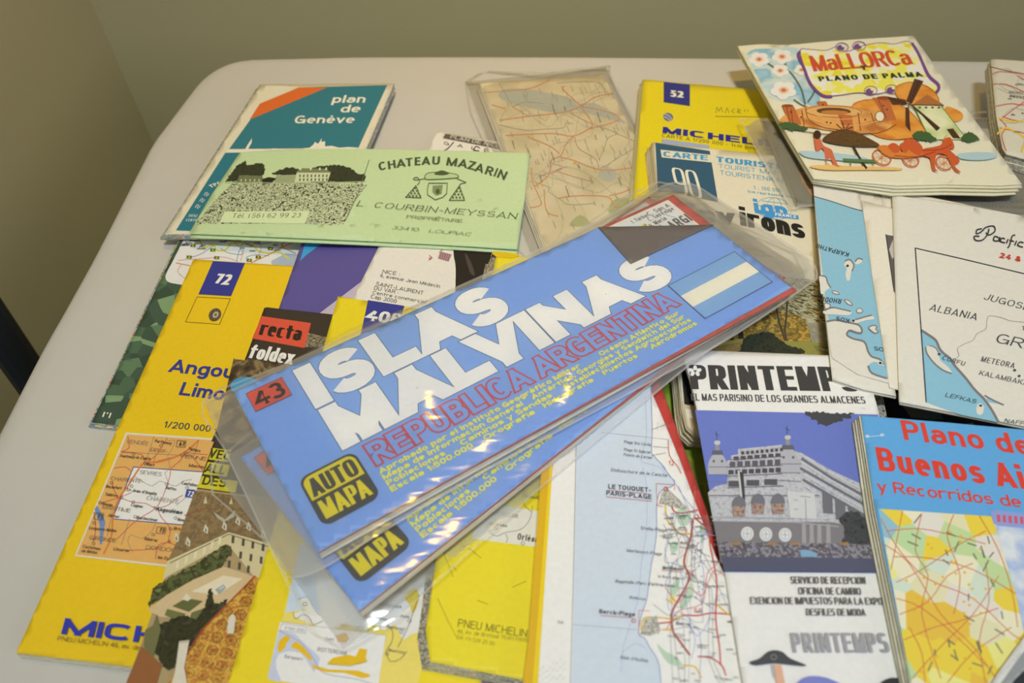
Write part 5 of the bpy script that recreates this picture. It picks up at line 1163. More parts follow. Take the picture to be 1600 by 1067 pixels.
s.l(smooth([(1492, 561), (1498, 556), (1496, 545), (1506, 538), (1520, 532), (1526, 522), (1540, 514), (1542, 500), (1546, 494), (1562, 496), (1580, 502), (1600, 504), (1640, 512)], 4), .8, '8a8a8e')
s.t('ALBANIA', (1451, 485), (1525, 501), (1456, 475), '4a4c52', .1); s.t('JUGOSLAVIA', (1536, 468), (1650, 497), (1541, 459), '4a4c52', .1); s.t('GREECE', (1554, 535), (1680, 563), (1561, 521), '4a4c52', .1)
s.t('CORFU', (1471, 562), (1506, 572), (1474, 556), '4a4c52', .13); s.t('METEORA', (1532, 565), (1584, 576), (1535, 557), '55565a', .11); s.t('KALAMBAKA', (1529, 586), (1605, 603), (1532, 579), '55565a', .11); s.t('LEFKAS', (1476, 620), (1524, 631), (1479, 614), '44505c', .12); s.t('NAFPAKTOS', (1568, 660), (1640, 672), (1571, 654), '55565a', .13); s.t('T', (1596, 516), (1601, 517), (1597, 510), '55565a', .14)
for x, y in [(1585, 579), (1592, 588), (1467, 554)]: s.e(x, y, 2.3, 2, '44464c', 'islands', n=10)
script = [[(1534, 358), (1526, 360), (1526, 366), (1534, 362), (1540, 356), (1552, 354), (1554, 362), (1545, 368), (1540, 364)], [(1545, 358), (1542, 368), (1534, 376), (1524, 376), (1522, 370), (1530, 370)], [(1560, 372), (1554, 370), (1552, 376), (1559, 377), (1562, 371), (1561, 378)], [(1570, 374), (1565, 373), (1563, 378), (1570, 380)], [(1575, 374), (1572, 381)], [(1586, 368), (1581, 370), (1577, 384), (1574, 388)], [(1577, 376), (1584, 378)], [(1588, 377), (1585, 384)], [(1599, 380), (1593, 379), (1590, 384), (1598, 387)]]
s.ls([smooth(q, 5) for q in script], 2, '34363c', 'script_heading')
s.t('24 &', (1561, 403), (1594, 410), (1563, 395), 'c4483c', .22, 'red_lettering')
s.done({'sea_print': 'sky blue printed sea', 'script_heading': 'black script heading'})

# --- Mallorca booklet
cov = smooth([(1152, 72), (1190, 69), (1232, 70), (1300, 64), (1427, 56)], 3)[:-1] + [(1427, 56), (1480, 130), (1540, 210), (1597, 288), (1560, 290), (1480, 288), (1400, 290), (1271, 279), (1232, 215), (1190, 140)]
s = Thing('booklet', 'cream illustrated booklet with orange fort, windmill and MALLORCA title', 'booklet', [cov], .0045, kappa=.6)
s.gloss = .35
s.leaf('cover', cov, 0, .0005, 'dcd9c4', 'c9c5ac')
for i, (dx, dy) in enumerate(((-8, 9), (-3, 6), (3, 3))):
    s.leaf('page', [(a + (dx * .6 if b > 250 and a > 1300 else 0), b + (dy if b > 250 and a > 1300 else 0)) for a, b in cov], -.0009 - (2 - i) * .0012, .0006, 'd6d2b8', 'b9b59a', step=26, jig=.4)
IL = 'illustration'
SKY = noisy('watercolour_blue', ['9cc0d4', '7fb0cc', 'c8d4cf', 'a8c8d6'], 45, 2)
s.p(smooth([(1166, 90), (1176, 78), (1200, 76), (1240, 74), (1262, 90), (1262, 130), (1280, 150), (1278, 166), (1248, 160), (1228, 160), (1200, 150), (1184, 120)], 4, True), SKY, IL)
s.ls([smooth([(1199, 99), (1214, 108), (1230, 110), (1240, 120), (1252, 140), (1258, 164)], 4), smooth([(1276, 124), (1272, 144), (1262, 160)], 4), smooth([(1240, 156), (1252, 164), (1262, 168)], 3), smooth([(1226, 98), (1230, 110)], 2)], 3, '5f6a66', IL)
for x, y, r in ((1186, 93, 15), (1222, 89, 15), (1219, 111, 13), (1252, 110, 11), (1224, 142, 19)):
    for k in range(5):
        a = k * 1.2566 + .4; s.e(x + r * .6 * math.cos(a), y + r * .42 * math.sin(a), r * .5, r * .36, 'ecebe0', IL, n=12)
    s.e(x, y, r * .42, r * .28, 'e0b49a', IL, n=12); s.e(x, y, r * .2, r * .14, 'c4683c', IL, n=10)
frame = smooth([(1250, 80), (1262, 78), (1290, 80), (1308, 74), (1322, 82), (1350, 72), (1376, 68), (1396, 70), (1420, 66), (1432, 82), (1448, 120), (1464, 136), (1458, 148), (1430, 148), (1400, 142), (1370, 148), (1340, 146), (1310, 150), (1284, 150), (1268, 132), (1256, 104)], 4, True)
s.p(frame, noisy('yellow_mosaic', ['e8dc5c', 'e6e0a0', 'eadfd8', 'dccf3a'], 130, 0, kind='voronoi', const=True, lo=0, hi=.85), 'title_panel')
s.l(frame, 1.2, '7c4f94', 'title_panel', closed=True)
fw = [smooth([(1250, 82), (1247, 88), (1256, 108), (1266, 132), (1284, 150), (1300, 152)], 4), smooth([(1424, 68), (1434, 84), (1450, 118), (1466, 134), (1462, 146), (1446, 148)], 4)]
s.ls(fw, 4.5, '6f4488', 'title_panel')
for x, y in ((1315, 75), (1342, 73), (1360, 143), (1393, 141)):
    s.l(ell(x, y, 10, 7), 1.1, '7c4f94', 'title_panel', closed=True); s.e(x - 2, y + 1, 6, 4.4, '6f4488', 'title_panel')
    s.e(x + 3, y - 2, 3.4, 2.2, 'dcd9c4', 'title_panel')
s.t('MaLLORCa', (1271, 113), (1427, 102), (1263, 89), 'c44a34', .34, 'title_lettering', cv=.75, gap=.04, n=2.6); s.t('Y', (1346, 111), (1354, 110.5), (1344, 104), '2e3a3a', .26, 'title_lettering')
s.t('PLANO DE PALMA', (1280, 128.5), (1442, 121), (1277, 121), '26342c', .26, 'title_lettering', cv=.7, gap=.2)
OR = noisy('orange_wash', ['d68a34', 'dd9c44', 'c87828'], 50, 2)
s.p(smooth([(1398, 138), (1420, 130), (1450, 138), (1466, 156), (1462, 168), (1430, 166), (1404, 156)], 3, True), OR, IL); s.p(smooth([(1478, 168), (1500, 176), (1504, 186), (1492, 192), (1476, 184)], 3, True), OR, IL); s.p(smooth([(1330, 168), (1350, 158), (1390, 160), (1420, 175), (1444, 205), (1438, 215), (1400, 220), (1370, 215), (1350, 200)], 3, True), OR, IL)
FORT = noisy('fort_wash', ['c98a48', 'd9a05c', 'b06c34'], 60, 2)
s.p(smooth([(1218, 188), (1240, 174), (1280, 166), (1330, 168), (1376, 176), (1392, 192), (1386, 204), (1350, 210), (1300, 206), (1260, 200), (1224, 196)], 3, True), FORT, IL)
s.p(ell(1302, 176, 44, 9, .03), 'd9a868', IL); s.l(ell(1302, 176, 44, 9, .03), .9, '7d4a26', IL, closed=True); s.p(ell(1302, 175.5, 27, 5.5, .03), '5c3a24', IL); s.p(ell(1304, 177.5, 22, 3.5, .03), 'b8783c', IL)
s.ps([[(1221, 166), (1240, 168), (1252, 196), (1236, 200)], [(1276, 160), (1290, 160), (1294, 168), (1280, 168)], [(1362, 154), (1388, 156), (1400, 190), (1384, 190)], [(1308, 180), (1330, 182), (1334, 208), (1318, 206)]], 'b8673a', IL)
s.ps([ell(1380, 155, 11, 3), ell(1230, 167, 9, 2.4)], '8a4424', IL); s.ls([smooth([(1258, 170), (1264, 190), (1290, 202), (1330, 206)], 3), smooth([(1360, 178), (1366, 196)], 2), smooth([(1218, 192), (1240, 204), (1300, 212), (1370, 210), (1400, 196)], 3)], 1.1, '6b3c20', IL); s.e(1374, 184, 7, 8, 'e8dcc8', IL, n=12); s.l(ell(1374, 184, 7, 8), 1.2, '7d4a26', IL, closed=True)
s.ls([[(1236, 172), (1238, 196)], [(1252, 174), (1256, 198)], [(1340, 178), (1344, 206)], [(1228, 168), (1234, 194)], [(1372, 158), (1384, 186)], [(1312, 184), (1318, 204)]], 1.6, '8a4a22', IL)
s.ls([smooth([(1262, 186), (1290, 196), (1320, 199), (1352, 196), (1374, 190)], 3), smooth([(1266, 179), (1300, 188), (1340, 187)], 3)], 1, 'e0b070', IL)
s.ps([[(x, y), (x + 2.4, y), (x + 2.4, y + 2.2), (x, y + 2.2)] for x, y in ((1250, 184), (1290, 192), (1296, 193), (1350, 188), (1378, 166), (1384, 172), (1284, 164), (1234, 176))], '4a2814', IL)
s.l(smooth([(1398, 138), (1420, 130), (1450, 138), (1466, 156), (1462, 168)], 3), 1, 'b8682a', IL); s.l(smooth([(1330, 168), (1350, 158), (1390, 160), (1420, 175), (1444, 205), (1438, 215), (1400, 220)], 3), 1, 'b8682a', IL)
s.p([(1426, 166), (1470, 168), (1508, 220), (1452, 220)], noisy('pale_green_wash', ['c8d49a', 'dde0bc', 'a9bc74'], 40, 1), IL); s.ls([[(1426, 166), (1452, 220)], [(1470, 168), (1508, 218)]], 1.2, '66803c', IL)
s.p([(1424, 166), (1448, 150), (1474, 166)], 'a8683a', IL); s.ls([[(1424, 166), (1474, 167)]], 1.4, '3a3024', IL); s.p([(1478, 204), (1488, 203), (1500, 219), (1488, 218)], '4a2c1c', IL); s.ps([[(x, 169), (x + 4, 169), (x + 4, 171.5), (x, 171.5)] for x in (1434, 1444, 1454, 1464)], '4a3a28', IL)
SAIL = noisy('sail_lattice', ['2e1e18', '5a3626', '3a261c'], 900, 2)
s.ps([[(1428, 125), (1442, 129), (1424, 164), (1415, 160)], [(1386, 153), (1414, 158), (1416, 165), (1394, 166)], [(1414, 170), (1418, 170), (1422, 208), (1414, 198)], [(1424, 166), (1432, 172), (1468, 202), (1462, 207)]], SAIL, IL); s.ls([[(1436, 127), (1420, 165)], [(1420, 165), (1466, 205)], [(1388, 156), (1420, 165)], [(1419, 165), (1420, 206)]], 1.1, '241814', IL)
s.ps([jag(smooth(q, 2, True), 1.3, 3, 2) for q in ([(1216, 196), (1230, 193), (1250, 198), (1262, 204), (1240, 206), (1222, 203)], [(1424, 214), (1434, 207), (1450, 210), (1464, 222), (1440, 222), (1428, 219)], [(1500, 218), (1512, 208), (1520, 212), (1530, 220), (1516, 224), (1504, 222)])], '3f5c34', IL)
# beach scene
s.p(smooth([(1250, 238), (1290, 240), (1340, 246), (1356, 252), (1330, 254), (1270, 250), (1252, 244)], 3, True), 'a8c4d0', IL); s.p(smooth([(1500, 242), (1540, 240), (1558, 246), (1540, 252), (1510, 252), (1496, 248)], 3, True), 'a8c4d0', IL)
s.p(smooth([(1264, 262), (1290, 260), (1330, 262), (1400, 264), (1404, 268), (1350, 268), (1290, 268)], 3, True), 'dcb874', IL)
s.p(smooth([(1284, 220), (1300, 208), (1318, 205), (1336, 208), (1356, 218), (1374, 230), (1350, 232), (1320, 230), (1296, 226)], 3, True), noisy('thatch', ['3c2c18', '6a4c28', '241a10'], 500, 3, stretch=(1, 3, 1)), IL)
s.ls([[(1332, 230), (1340, 246), (1353, 266)]], 3.4, '34241a', IL); s.ls([[(1317, 206), (1306, 196)], [(1318, 206), (1316, 194)], [(1320, 206), (1326, 195)], [(1320, 206), (1332, 200)]], 1, '3c2c18', IL)
s.p(smooth([(1272, 216), (1280, 218), (1286, 230), (1298, 236), (1302, 246), (1308, 260), (1314, 262), (1304, 262), (1296, 250), (1290, 256), (1296, 260), (1290, 258), (1288, 246), (1284, 234), (1276, 240), (1272, 228)], 3, True), 'c8694c', IL); s.e(1276, 213, 6, 7, '3a241a', IL)
s.p([(1315, 250), (1366, 252), (1370, 257), (1318, 255)], '55764a', IL); s.ls([[(1328, 256), (1328, 262)], [(1362, 257), (1364, 261)]], 1.4, '55764a', IL)
HR = 'c4582c'
for x, y, rx_, ry_ in ((1377, 248, 15, 11), (1422, 252, 13, 10), (1474, 257, 13, 10)):
    s.l(ell(x, y, rx_, ry_, .5), 1.8, HR, IL, closed=True); s.ls([[(x, y), (x + rx_ * math.cos(k * .785), y + ry_ * math.sin(k * .785))] for k in range(8)], .8, 'cf7a3c', IL)
s.p(smooth([(1370, 232), (1386, 230), (1394, 238), (1414, 240), (1420, 232), (1440, 240), (1440, 246), (1410, 250), (1384, 246)], 3, True), 'd07c34', IL)
s.ps([smooth(q, 3, True) for q in ([(1386, 232), (1394, 226), (1402, 230), (1406, 238), (1396, 242)], [(1404, 230), (1412, 226), (1418, 236), (1412, 242)], [(1410, 224), (1424, 220), (1440, 232), (1436, 246), (1420, 238)])], HR, IL)
s.p(smooth([(1440, 236), (1460, 232), (1470, 228), (1474, 220), (1484, 218), (1490, 234), (1482, 236), (1494, 248), (1498, 256), (1490, 262), (1500, 272), (1492, 270), (1484, 258), (1478, 246), (1462, 244), (1460, 266), (1466, 270), (1456, 268), (1452, 250), (1442, 246)], 3, True), HR, IL)
s.ls([smooth([(1440, 238), (1470, 236), (1486, 228)], 3), smooth([(1396, 246), (1430, 248), (1460, 240)], 3)], 1.2, '8a3418', IL); s.l([(1472, 222), (1478, 214)], 1.6, 'cf8a3c', IL)
s.done({'illustration': 'printed drawing of fort, windmill, parasol and carriage'})

# --- green chateau brochure
o = smooth([(375, 238), (470, 233), (600, 233), (720, 236), (828, 239)], 3)[:-1] + [(828, 239), (820, 310), (808, 390)] + smooth([(808, 390), (700, 383), (560, 376), (420, 370), (295, 365)], 3)[1:] + [(330, 305)]
s = Thing('brochure', 'pale green wine estate brochure with vineyard photograph and CHATEAU MAZARIN heading', 'brochure', [o], .0022, kappa=2.2)
GREEN = 'bbd2a6'
s.leaf('cover', o, 0, .0004, GREEN, 'a4c08c'); s.leaf('page', [(a, b + (3.5 if b > 340 else 0)) for a, b in o], -.0016, .0005, GREEN, 'a4c08c', step=26)
VP = 'vineyard_photograph'
VINE = noisy('vine_leaves_print', ['2f3322', '3a3f2a', 'c4cfae', 'd2dcba', '4a5036', 'a8b48e'], 620, 3, lo=.36, hi=.66)
DKT = noisy('tree_halftone_print', ['2c2f20', '3a3e2c', '20231a'], 300, 3)
s.p([(366, 284), (480, 286), (574, 288), (551, 320), (536, 352), (450, 349), (318, 350), (303, 352), (316, 338), (336, 312)], VINE, VP)
s.p([(316, 348), (340, 322), (352, 300), (360, 288), (574, 288), (573, 292), (420, 294), (366, 300), (345, 330), (335, 352)], noisy('vine_rows_print', ['3a4028', '6c7452', '98a47c'], 300, 3), VP) if False else None
s.p(jag(smooth([(352, 284), (362, 270), (372, 258), (378, 256), (383, 251), (386, 258), (398, 256), (410, 255), (414, 262), (412, 272), (404, 276), (380, 274), (372, 284)], 2), 1.3, 1, 2), DKT, VP)
s.p(jag(smooth([(424, 272), (436, 266), (450, 262), (462, 263), (470, 265), (500, 260), (530, 258), (546, 262), (560, 272), (570, 272), (568, 284), (540, 285), (510, 284), (500, 288), (470, 280), (440, 274)], 2), 1.1, 2, 2), DKT, VP)
FAC = 'c4cfae'
s.p([(374, 274), (410, 275), (412, 284), (370, 286)], '6c7454', VP); s.p([(432, 274), (464, 273), (462, 285), (428, 287)], '98a280', VP); s.p([(464, 269), (517, 269), (512, 284), (460, 285)], FAC, VP); s.p([(462, 270), (470, 263), (510, 264), (517, 270)], '77805e', VP)
s.ps([[(x, 273 + r * 6), (x + 2, 273 + r * 6), (x + 1.4, 277 + r * 6), (x - .6, 277 + r * 6)] for r in range(2) for x in range(468, 514, 6)], '4a5038', VP); s.ps([[(x, 266), (x + 1, 262), (x + 3, 262), (x + 3, 266)] for x in (468, 484, 498, 508)], 'd0dab8', VP)
s.ps([[(x, 280), (x + 2, 280), (x + 2, 284), (x, 284)] for x in range(376, 410, 7)], 'b4c09a', VP)
s.p([(410, 280), (420, 277), (432, 279), (424, 287), (410, 288)], '23261a', VP); s.l([(352, 286), (420, 286), (500, 286), (572, 284)], 1.2, 'a8b48c', VP)
s.p([(351, 331), (484, 330), (476, 350), (343, 348)], 'ccdcb2', VP); s.t('Tél. (56) 62 99 23', (362, 341), (469, 340), (365, 334), '4a5238', .1, VP, gap=.16)
s.l([(577, 250), (560, 302), (540, 345)], .9, '68755a')
# arched heading: each letter set on a rising and falling baseline
LETT = [('C', 593, 605, 267.5, -.27), ('H', 607, 619, 265, -.2), ('A', 620, 634, 262.5, -.14), ('T', 634, 645, 260.5, -.1), ('E', 648, 657, 259, -.07), ('A', 659, 672, 258, -.03), ('U', 675, 687, 257.5, 0),
        ('M', 697, 713, 258.7, .12), ('A', 715, 729, 261, .17), ('Z', 730, 741, 264, .22), ('A', 741, 754, 267.5, .26), ('R', 757, 768, 272, .3), ('I', 771, 773.6, 275.5, .34), ('N', 776, 788, 277.5, .38)]
for ch, x, x2, y, a in LETT: s.t(ch, (x, y), (x2, y + (x2 - x) * a), (x + 1 + a * 13, y - 12.5), '44523a', .17, 'heading_lettering')
C_ = '4a583c'; EM = 'crest'
s.p(smooth([(664, 276), (670, 271), (690, 270), (712, 273), (716, 278), (700, 280), (680, 281), (666, 281)], 3, True), 'aec696', EM); s.l(smooth([(664, 276), (670, 271), (690, 270), (712, 273), (716, 278), (700, 280), (680, 281), (666, 281)], 3, True), 1.2, C_, EM, closed=True)
s.p(smooth([(678, 273), (690, 267), (702, 272), (692, 275)], 3, True), C_, EM); s.ls([smooth([(664, 280), (650, 282), (646, 280), (652, 278), (656, 284), (652, 290)], 3), smooth([(714, 280), (724, 284), (728, 286), (720, 288), (718, 292)], 3)], 1.1, C_, EM)
s.l([(670, 287), (699, 287), (698, 303), (692, 309), (680, 313), (668, 305), (668, 296), (670, 287)], 1.1, C_, EM); s.p([(676, 291), (692, 290), (690, 303), (682, 306), (676, 301)], '7d8d68', EM); s.e(684, 300, 3.4, 4.4, C_, EM, n=8)
for cx in (647, 715):
    s.l([(cx + 3, 291), (cx - 13, 309 + (cx > 700) * 5), (cx + 11, 310 + (cx > 700) * 4), (cx + 3, 291)], 1.1, C_, EM)
    for r in range(4):
        for q in range(r + 1): s.e(cx + 2 - r * 3 + q * 5.4, 295 + r * 4 + (cx > 700) * r * .9, 1.8, 1.5, '5d6b4c', EM, n=6)
s.t('L. COURBIN-MEYSSAN', (557, 323), (806, 343), (561, 315), '44523a', .08, 'owner_lettering', serif=True, slant=.1, gap=.3); s.t('PROPRIÉTAIRE', (635, 342), (722, 349), (636.5, 337.5), '5a684c', .11, serif=True); s.t('33410   LOUPIAC', (612, 359), (736, 370), (614, 354), '6a785c', .1, slant=.2)
s.done({'vineyard_photograph': 'black and white photograph of a vineyard and house'})

# --- Buenos Aires plan
o = [(1345, 649), (1480, 660), (1790, 689), (1900, 1110), (1432, 1110), (1418, 1040), (1368, 800)]
s = Thing('city_plan', 'laminated Buenos Aires street plan with light blue heading and red title, front right', 'map', [o], .006)
s.gloss = .22
s.body(o, '5fa2dc', noisy('laminated_edge', ['3c4a44', '8a9a8c', '55685c', 'b4b8a4'], 700, 3, gloss=.5), 4, jig=1.2, left=(-9, 1), label='laminated cover')
s.t('Plano de', (1413, 687), (1615, 712), (1406, 656), 'd0483c', .19, 'title_lettering', gap=.12); s.t('Buenos Aires', (1374, 735), (1690, 776), (1367, 698), 'cf463a', .2, 'title_lettering', gap=.1); s.t('y Recorridos de Colectivos', (1372, 768), (1760, 812), (1369, 750), 'cf463a', .16, 'title_lettering', gap=.1)
ST = 'street_map'
Fm = quad([(1373, 795), (1620, 828), (1720, 1110), (1428, 1110)])
BLK = [_m.get('x') or noisy('x', ['e0dcc0', 'e6dc8a', 'b9cf9a', 'e0c84a', 'c9d6c8', 'd8d4cc', 'b4d0a0', '8cb8cc', 'd8d4b0', 'dcb84c'], 85, 0, kind='voronoi', const=True, lo=.0, hi=.92, gloss=.25)]
s.p([(1372, 795), (1550, 807), (1562, 830), (1600, 960), (1600, 985), (1700, 1100), (1700, 1110), (1432, 1110), (1418, 1040)], BLK[0], ST)
rd = random.Random(77); L1 = []
for q in ([(1376, 810), (1405, 860), (1450, 905), (1520, 935), (1580, 990), (1600, 1000)], [(1380, 850), (1420, 880), (1470, 960), (1520, 1010), (1560, 1067)], [(1410, 798), (1400, 850), (1392, 890)], [(1440, 802), (1430, 860), (1450, 900), (1440, 960), (1470, 1060)], [(1490, 804), (1480, 840), (1500, 900), (1490, 960)], [(1530, 806), (1560, 860), (1580, 920), (1590, 980)], [(1400, 910), (1440, 890), (1500, 850), (1540, 830)], [(1405, 960), (1450, 940), (1480, 900), (1520, 880)], [(1412, 1000), (1460, 980), (1500, 970), (1560, 950)], [(1425, 1060), (1470, 1010), (1520, 960), (1560, 900)], [(1480, 1067), (1520, 1020), (1580, 980)], [(1400, 935), (1440, 950), (1500, 1000), (1540, 1040)], [(1385, 830), (1430, 826), (1470, 832), (1540, 850)], [(1395, 870), (1450, 872), (1520, 890), (1590, 930)], [(1445, 1067), (1440, 1020), (1420, 980)], [(1540, 1067), (1530, 1000), (1545, 940), (1540, 880)]): L1.append(smooth(q, 3))
s.ls(L1, 1.4, 'c46a4c', ST)
L2 = []
for k in range(34):
    x, y = rd.uniform(1400, 1570), rd.uniform(812, 1060)
    if x < 1378 + (y - 800) * .21 or x > 1540 + (y - 810) * .25: continue
    a = rd.choice([.5, -1, .9, 1.4]) + rd.uniform(-.2, .2); n_ = rd.uniform(10, 20); L2.append([(x, y), (x + n_ * math.cos(a), y + n_ * math.sin(a))])
s.ls(L2, 2.1, '6c7060', ST)
s.ps([ell(x, y, 2.3, 2.1, n=8) for x, y in [(rd.uniform(1400, 1545), rd.uniform(815, 1060)) for _k in range(46)] if x > 1380 + (y - 800) * .22], 'dcb03a', ST)
SKYP = noisy('cloud_print', ['b4c4e0', 'd4dae4', 'a0b4dc', 'dde0e6'], 50, 4)
s.p([(1550, 807), (1762, 828), (1810, 1000), (1600, 990), (1586, 925), (1566, 860)], SKYP, 'cloudy_panel')
s.p([(1547, 801), (1553, 797), (1680, 812), (1684, 832), (1560, 822), (1552, 818)], '8c9ad6', 'cloudy_panel'); s.ps([[(x, 804 + (x - 1556) * .09), (x + 5, 804.5 + (x - 1556) * .09), (x + 6, 816 + (x - 1556) * .09), (x + 1, 815.5 + (x - 1556) * .09)] for x in range(1557, 1640, 9)], 'c45a64', 'cloudy_panel')
s.ps([ell(x, y, 4, 2.6, n=6) for x, y in ((1355, 682), (1378, 680))], 'b4ccdc', 'scuff'); s.l([(1353, 683), (1376, 681)], 1, 'c4d8e4', 'scuff')
s.done()

# --- dark glossy leaflet at the front right corner
o = [(1525, 1110), (1560, 1050), (1618, 970), (1700, 1010), (1720, 1110)]
s = Thing('leaflet', 'black and grey leaflet with white rim, cut off at the bottom right corner', 'leaflet', [o], .0012)
s.gloss = .25
s.body(o, 'd4d4d4', 'c4c4c0', 1, jig=.3)
s.p([(1548, 1090), (1590, 1030), (1630, 980), (1700, 1020), (1700, 1110), (1540, 1110)], '8f9498', 'grey_band'); s.p([(1556, 1110), (1585, 1062), (1640, 1010), (1700, 1050), (1700, 1110)], '34373c', 'black_field')
s.t('Avenida', (1560, 1060), (1596, 1022), (1557, 1056), 'b8bcc0', .16, 'grey_band'); s.t('Guía de calles', (1572, 1074), (1640, 1010), (1569, 1070), 'b0b4b8', .16, 'grey_band')
s.done()

# ================================================================== the two blue maps in sleeves
YROWS = ((('Aprobado por el Instituto Geográfico Militar', .134, .530), ('Océano Atlántico Sur', .575, .765)),
         (('Mapa de Información General', .134, .398), ('Antártida, Georgias y Sandwich del Sur', .418, .768)),
         (('Poblaciones', .134, .238), ('Caminos y Sendas', .268, .450), ('Establecimientos Agropecuarios', .478, .772)),
         (('Escala 1:500.000', .134, .283), ('Orografía', .305, .405), ('Hidrografía', .424, .530), ('Puertos', .553, .630), ('Aerodromos', .663, .775)))
def blue_map(q, label, seq):
    def build():
        F = quad(q); full = [F(0, 0), F(1, 0), F(1, 1), F(0, 1)]
        s = Thing('folded_map', label, 'map', [full], .0045, 'long blue folded maps in plastic sleeves', kappa=.5)
        s.gloss = .4
        s.leaf('inner_sheet', Q(F, [(0, 0), (1, 0), (1.004, 1.03), (.5, 1.006), (0, 1)]), -.0006, .0007, 'b65a52', 'b65a52', label='red bordered map sheet under the cover')
        for i in range(3): s.leaf('folded_sheet', Q(F, [(0, 0), (1.0, 0), (1.0, 1 + .006 * i), (0, 1 + .006 * i)]), -.0015 - i * .001, .0008, 'd4cfc4', 'cfc8bc', step=26, jig=.5)
        z0 = s.Z; s.Z = z0 - .0006
        s.p(Q(F, [(.70, .03), (.975, .03), (.975, .5), (.70, .5)]), 'd0d4d6', 'inner_map_print'); s.l(Q(F, [(.70, .03), (.975, .03), (.975, .5)]), .9, 'e0dcd8', 'inner_map_print')
        s.p(smooth(Q(F, [(.78, .1), (.86, .08), (.88, .2), (.84, .3), (.8, .26), (.76, .3)]), 3, True), 'c6d4de', 'inner_map_print'); s.p(smooth(Q(F, [(.83, .2), (.88, .12), (.87, .2), (.84, .26)]), 3, True), 'd0b83c', 'inner_map_print')
        s.l(smooth(Q(F, [(.78, .28), (.83, .22), (.89, .16)]), 3), 1.8, 'b45a4c', 'inner_map_print'); s.l(smooth(Q(F, [(.93, .1), (.95, .2), (.94, .3)]), 3), .9, '8aa4c4', 'inner_map_print'); s.l(smooth(Q(F, [(.9, .14), (.92, .34)]), 3), .7, '8aa4c4', 'inner_map_print')
        u = lambda t_, a, b, c, cap, **k: s.t(t_, F(a, b), F(c, b), F(a, b - cap), k.pop('col', '5a5658'), k.pop('wt', .14), 'inner_map_print')
        u('PUERTO ARGENTINO', .868, .27, 1.10, .07, wt=.17) if False else u('PUERTO ARGI', .815, .262, .975, .075, wt=.18)
        u('C. San Felipe', .895, .125, .965, .035); u('C. San A', .905, .085, .965, .035); u('Co. Maria', .875, .17, .93, .035); u('I. Turbar', .86, .085, .905, .03); u('Caleufu', .86, .33, .9, .035, col='6a88b0')
        s.done({'inner_map_print': 'corner of a printed island map'}); s.q, s.order = {}, []
        s.Z = z0; s.nl = 0
        cu = [(0, 0), (.832, 0), (.93, .30) if False else (.832, 0)]
        # cover with its far corner folded back
        A, B, Cc = (.788, 0), (1.0, .365), (.774, .358)
        blue = Q(F, [(0, 0), A, B, (1, 1), (0, 1)])
        s.leaf('cover', blue, 0, .0005, '7a9fdc', 'b9b4b0', label='sky blue cover')
        s.leaf('folded_corner', Q(F, [A, B, Cc]), .0007, .0005, '6c6464', '5a5454', label='grey back of the folded corner')
        BL_ = '7a9fdc'; OFF = 'f0ece0'
        W1 = dict(n=2.2, cv=.9, gap=.035)
        def big(tx, u0, u1, v0, cap):
            for g_, c_ in ((.022, '3d5878'), (0, OFF)):
                s.t(tx, F(u0, v0), F(u1, v0), F(u0, v0 - cap), c_, .33, 'title_lettering', grow=g_, **W1)
        big('ISLAS', .101, .505, .316, .284); big('MALVINAS', .103, .828, .602, .275)
        s.ps([Q(F, [A, B, Cc])], '7a9fdc', 'title_lettering') if False else None
        for g_, c_ in ((.09, 'b9525e'), (-.04, '7a9fdc')):
            s.t('REPUBLICA ARGENTINA', F(.136, .762), F(.781, .758), F(.135, .630), c_, .235, 'country_lettering', gap=.06, cv=.85, grow=g_)
        YL = 'e2dc5c'
        def y(tx, a, v): s.t(tx, F(a, v), F(a + len(tx) * .0118 * 1.0, v), F(a, v - .038), YL, .24, 'yellow_lettering', gap=.1, cv=.8)
        for i, row in enumerate(YROWS):
            for tx, a, a2 in row:
                v = .81 + i * .0365; s.t(tx, F(a, v), F(a2, v), F(a, v - .030), YL, .27, 'yellow_lettering', gap=.12, cv=.85)
        # badge
        def rr(u0, v0, u1, v1, r, k=4.):
            ru, rv = r, r * 2.9; P = []
            for cx, cy, a in ((u1 - ru, v0 + rv, -90), (u1 - ru, v1 - rv, 0), (u0 + ru, v1 - rv, 90), (u0 + ru, v0 + rv, 180)):
                for j in range(6): t_ = math.radians(a + j * 18); P.append((cx + ru * math.cos(t_), cy + rv * math.sin(t_)))
            return P
        s.p(Q(F, rr(.022, .631, .118, .912, .016)), '47494c', 'badge'); P = [q_ for q_ in rr(.026, .642, .114, .900, .014) if q_[1] < .77]
        s.p(Q(F, [(.026, .768)] + rr(.026, .642, .114, .900, .014)[-6:] + rr(.026, .642, .114, .900, .014)[:6] + [(.114, .768)]), 'd3c738', 'badge')
        s.t('AUTO', F(.031, .757), F(.109, .757), F(.031, .660), '47494c', .27, 'badge', n=3.4, cv=.6, gap=.06); s.t('MAPA', F(.031, .882), F(.109, .882), F(.031, .785), 'd3c738', .27, 'badge', n=3.4, cv=.6, gap=.06)
        # number and flag
        s.p(Q(F, [(.016, .047), (.08, .047), (.08, .175), (.016, .175)]), 'c9584e', 'number_box'); s.l(Q(F, [(.016, .047), (.08, .047), (.08, .175), (.016, .175)]), .8, '5a4a50', 'number_box', closed=True); s.t('43', F(.022, .16), F(.074, .16), F(.022, .06), '3a3030', .2, 'number_box', gap=.06)
        fu0, fu1, fv0, fv1 = .845, .975, .40, .82
        fu0, fu1, fv0, fv1 = .797, .978, .61, .91
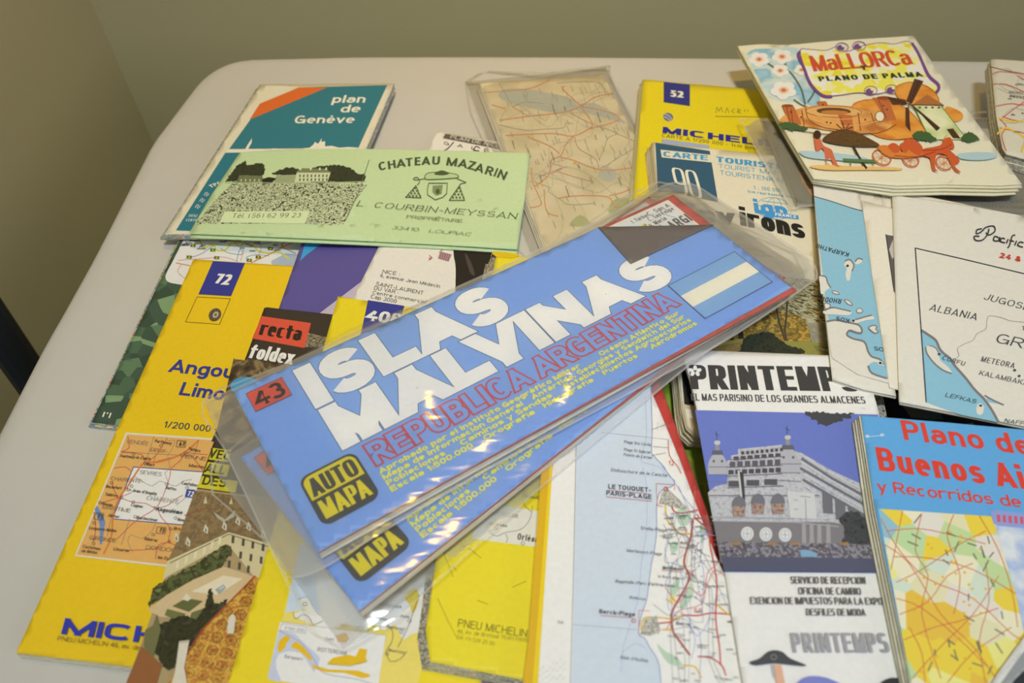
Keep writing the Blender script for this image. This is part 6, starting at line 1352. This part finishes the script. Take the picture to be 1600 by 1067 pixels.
        s.p(box(F, fu0, fv0, fu1, fv1), '7fa6d2', 'flag_emblem'); s.p(box(F, fu0, fv0 + .10, fu1, fv0 + .20), 'dcd9cc', 'flag_emblem'); s.l(box(F, fu0, fv0, fu1, fv1), 1, '4a5c7a', 'flag_emblem', closed=True)
        s.done({'flag_emblem': 'printed flag with white middle stripe', 'badge': 'yellow and black badge'})
    return build
s_ = type('X', (), {})
q2 = None
# lower one: rectangle of the same size, turned a little more
zc = ZT + .028
P2 = ray([(561, 955), (1050, 565)]) * (CZ - zc); ex = P2[1] - P2[0]; ex /= np.linalg.norm(ex); ey = np.array([-ex[1], ex[0]])
BLp = P2[0]; c4 = [BLp + ey * .100, BLp + ex * .292 + ey * .100, BLp + ex * .292, BLp]
q2 = [tuple(v) for v in to_px(np.column_stack([np.array(c4), np.full(4, zc)]))]
print('q2', [tuple(round(a) for a in v) for v in q2])
q1 = [(365, 612), (1052, 303), (1237, 449), (498, 862)]
def grow(q, l, t_, r, b):
    F = quad(q); return Q(F, [(-l, -t_), (.3, -t_ * 1.05), (.7, -t_), (1 + r, -t_), (1 + r * 1.05, .5), (1 + r, 1 + b), (.7, 1 + b * .9), (.3, 1 + b), (-l, 1 + b), (-l * .95, .5)])
FILMB = filmmat('clear_crisp_film', .05, .13, (.9, .9, .89), wr=.45, wscale=20); FILMK = filmmat('clear_back_film', .30, .2, (.95, .95, .93), wr=.5, wscale=22)
sleeve('lower clear plastic sleeve, its corner pointing to the front under the other blue map', grow(q2, .045, .05, .05, .085), blue_map(q2, 'long blue folded map of islands, the lower of two alike, mostly covered', 2), film=FILMB, back_film=FILMK)
low = [(318, 627), (440, 573), (620, 492), (830, 397), (1000, 312), (1042, 289), (1078, 288), (1110, 305), (1180, 350), (1262, 405), (1276, 432), (1262, 446), (1185, 500), (1100, 552), (960, 627), (760, 735), (600, 830), (505, 888), (462, 902), (440, 890), (395, 795), (350, 700)]
sleeve('upper clear plastic sleeve with a bright edge, around the topmost blue map', low, blue_map(q1, 'long blue folded map titled ISLAS MALVINAS, topmost on the pile', 1), film=FILMB, back_film=FILMK, wrinkle=.0016, bulge=((585, 540, .017, .0065), (655, 610, .013, .004), (900, 560, .014, .004)))
print('verts', sum(len(o.data.polygons) for o in bpy.data.objects if o.type == 'MESH'))
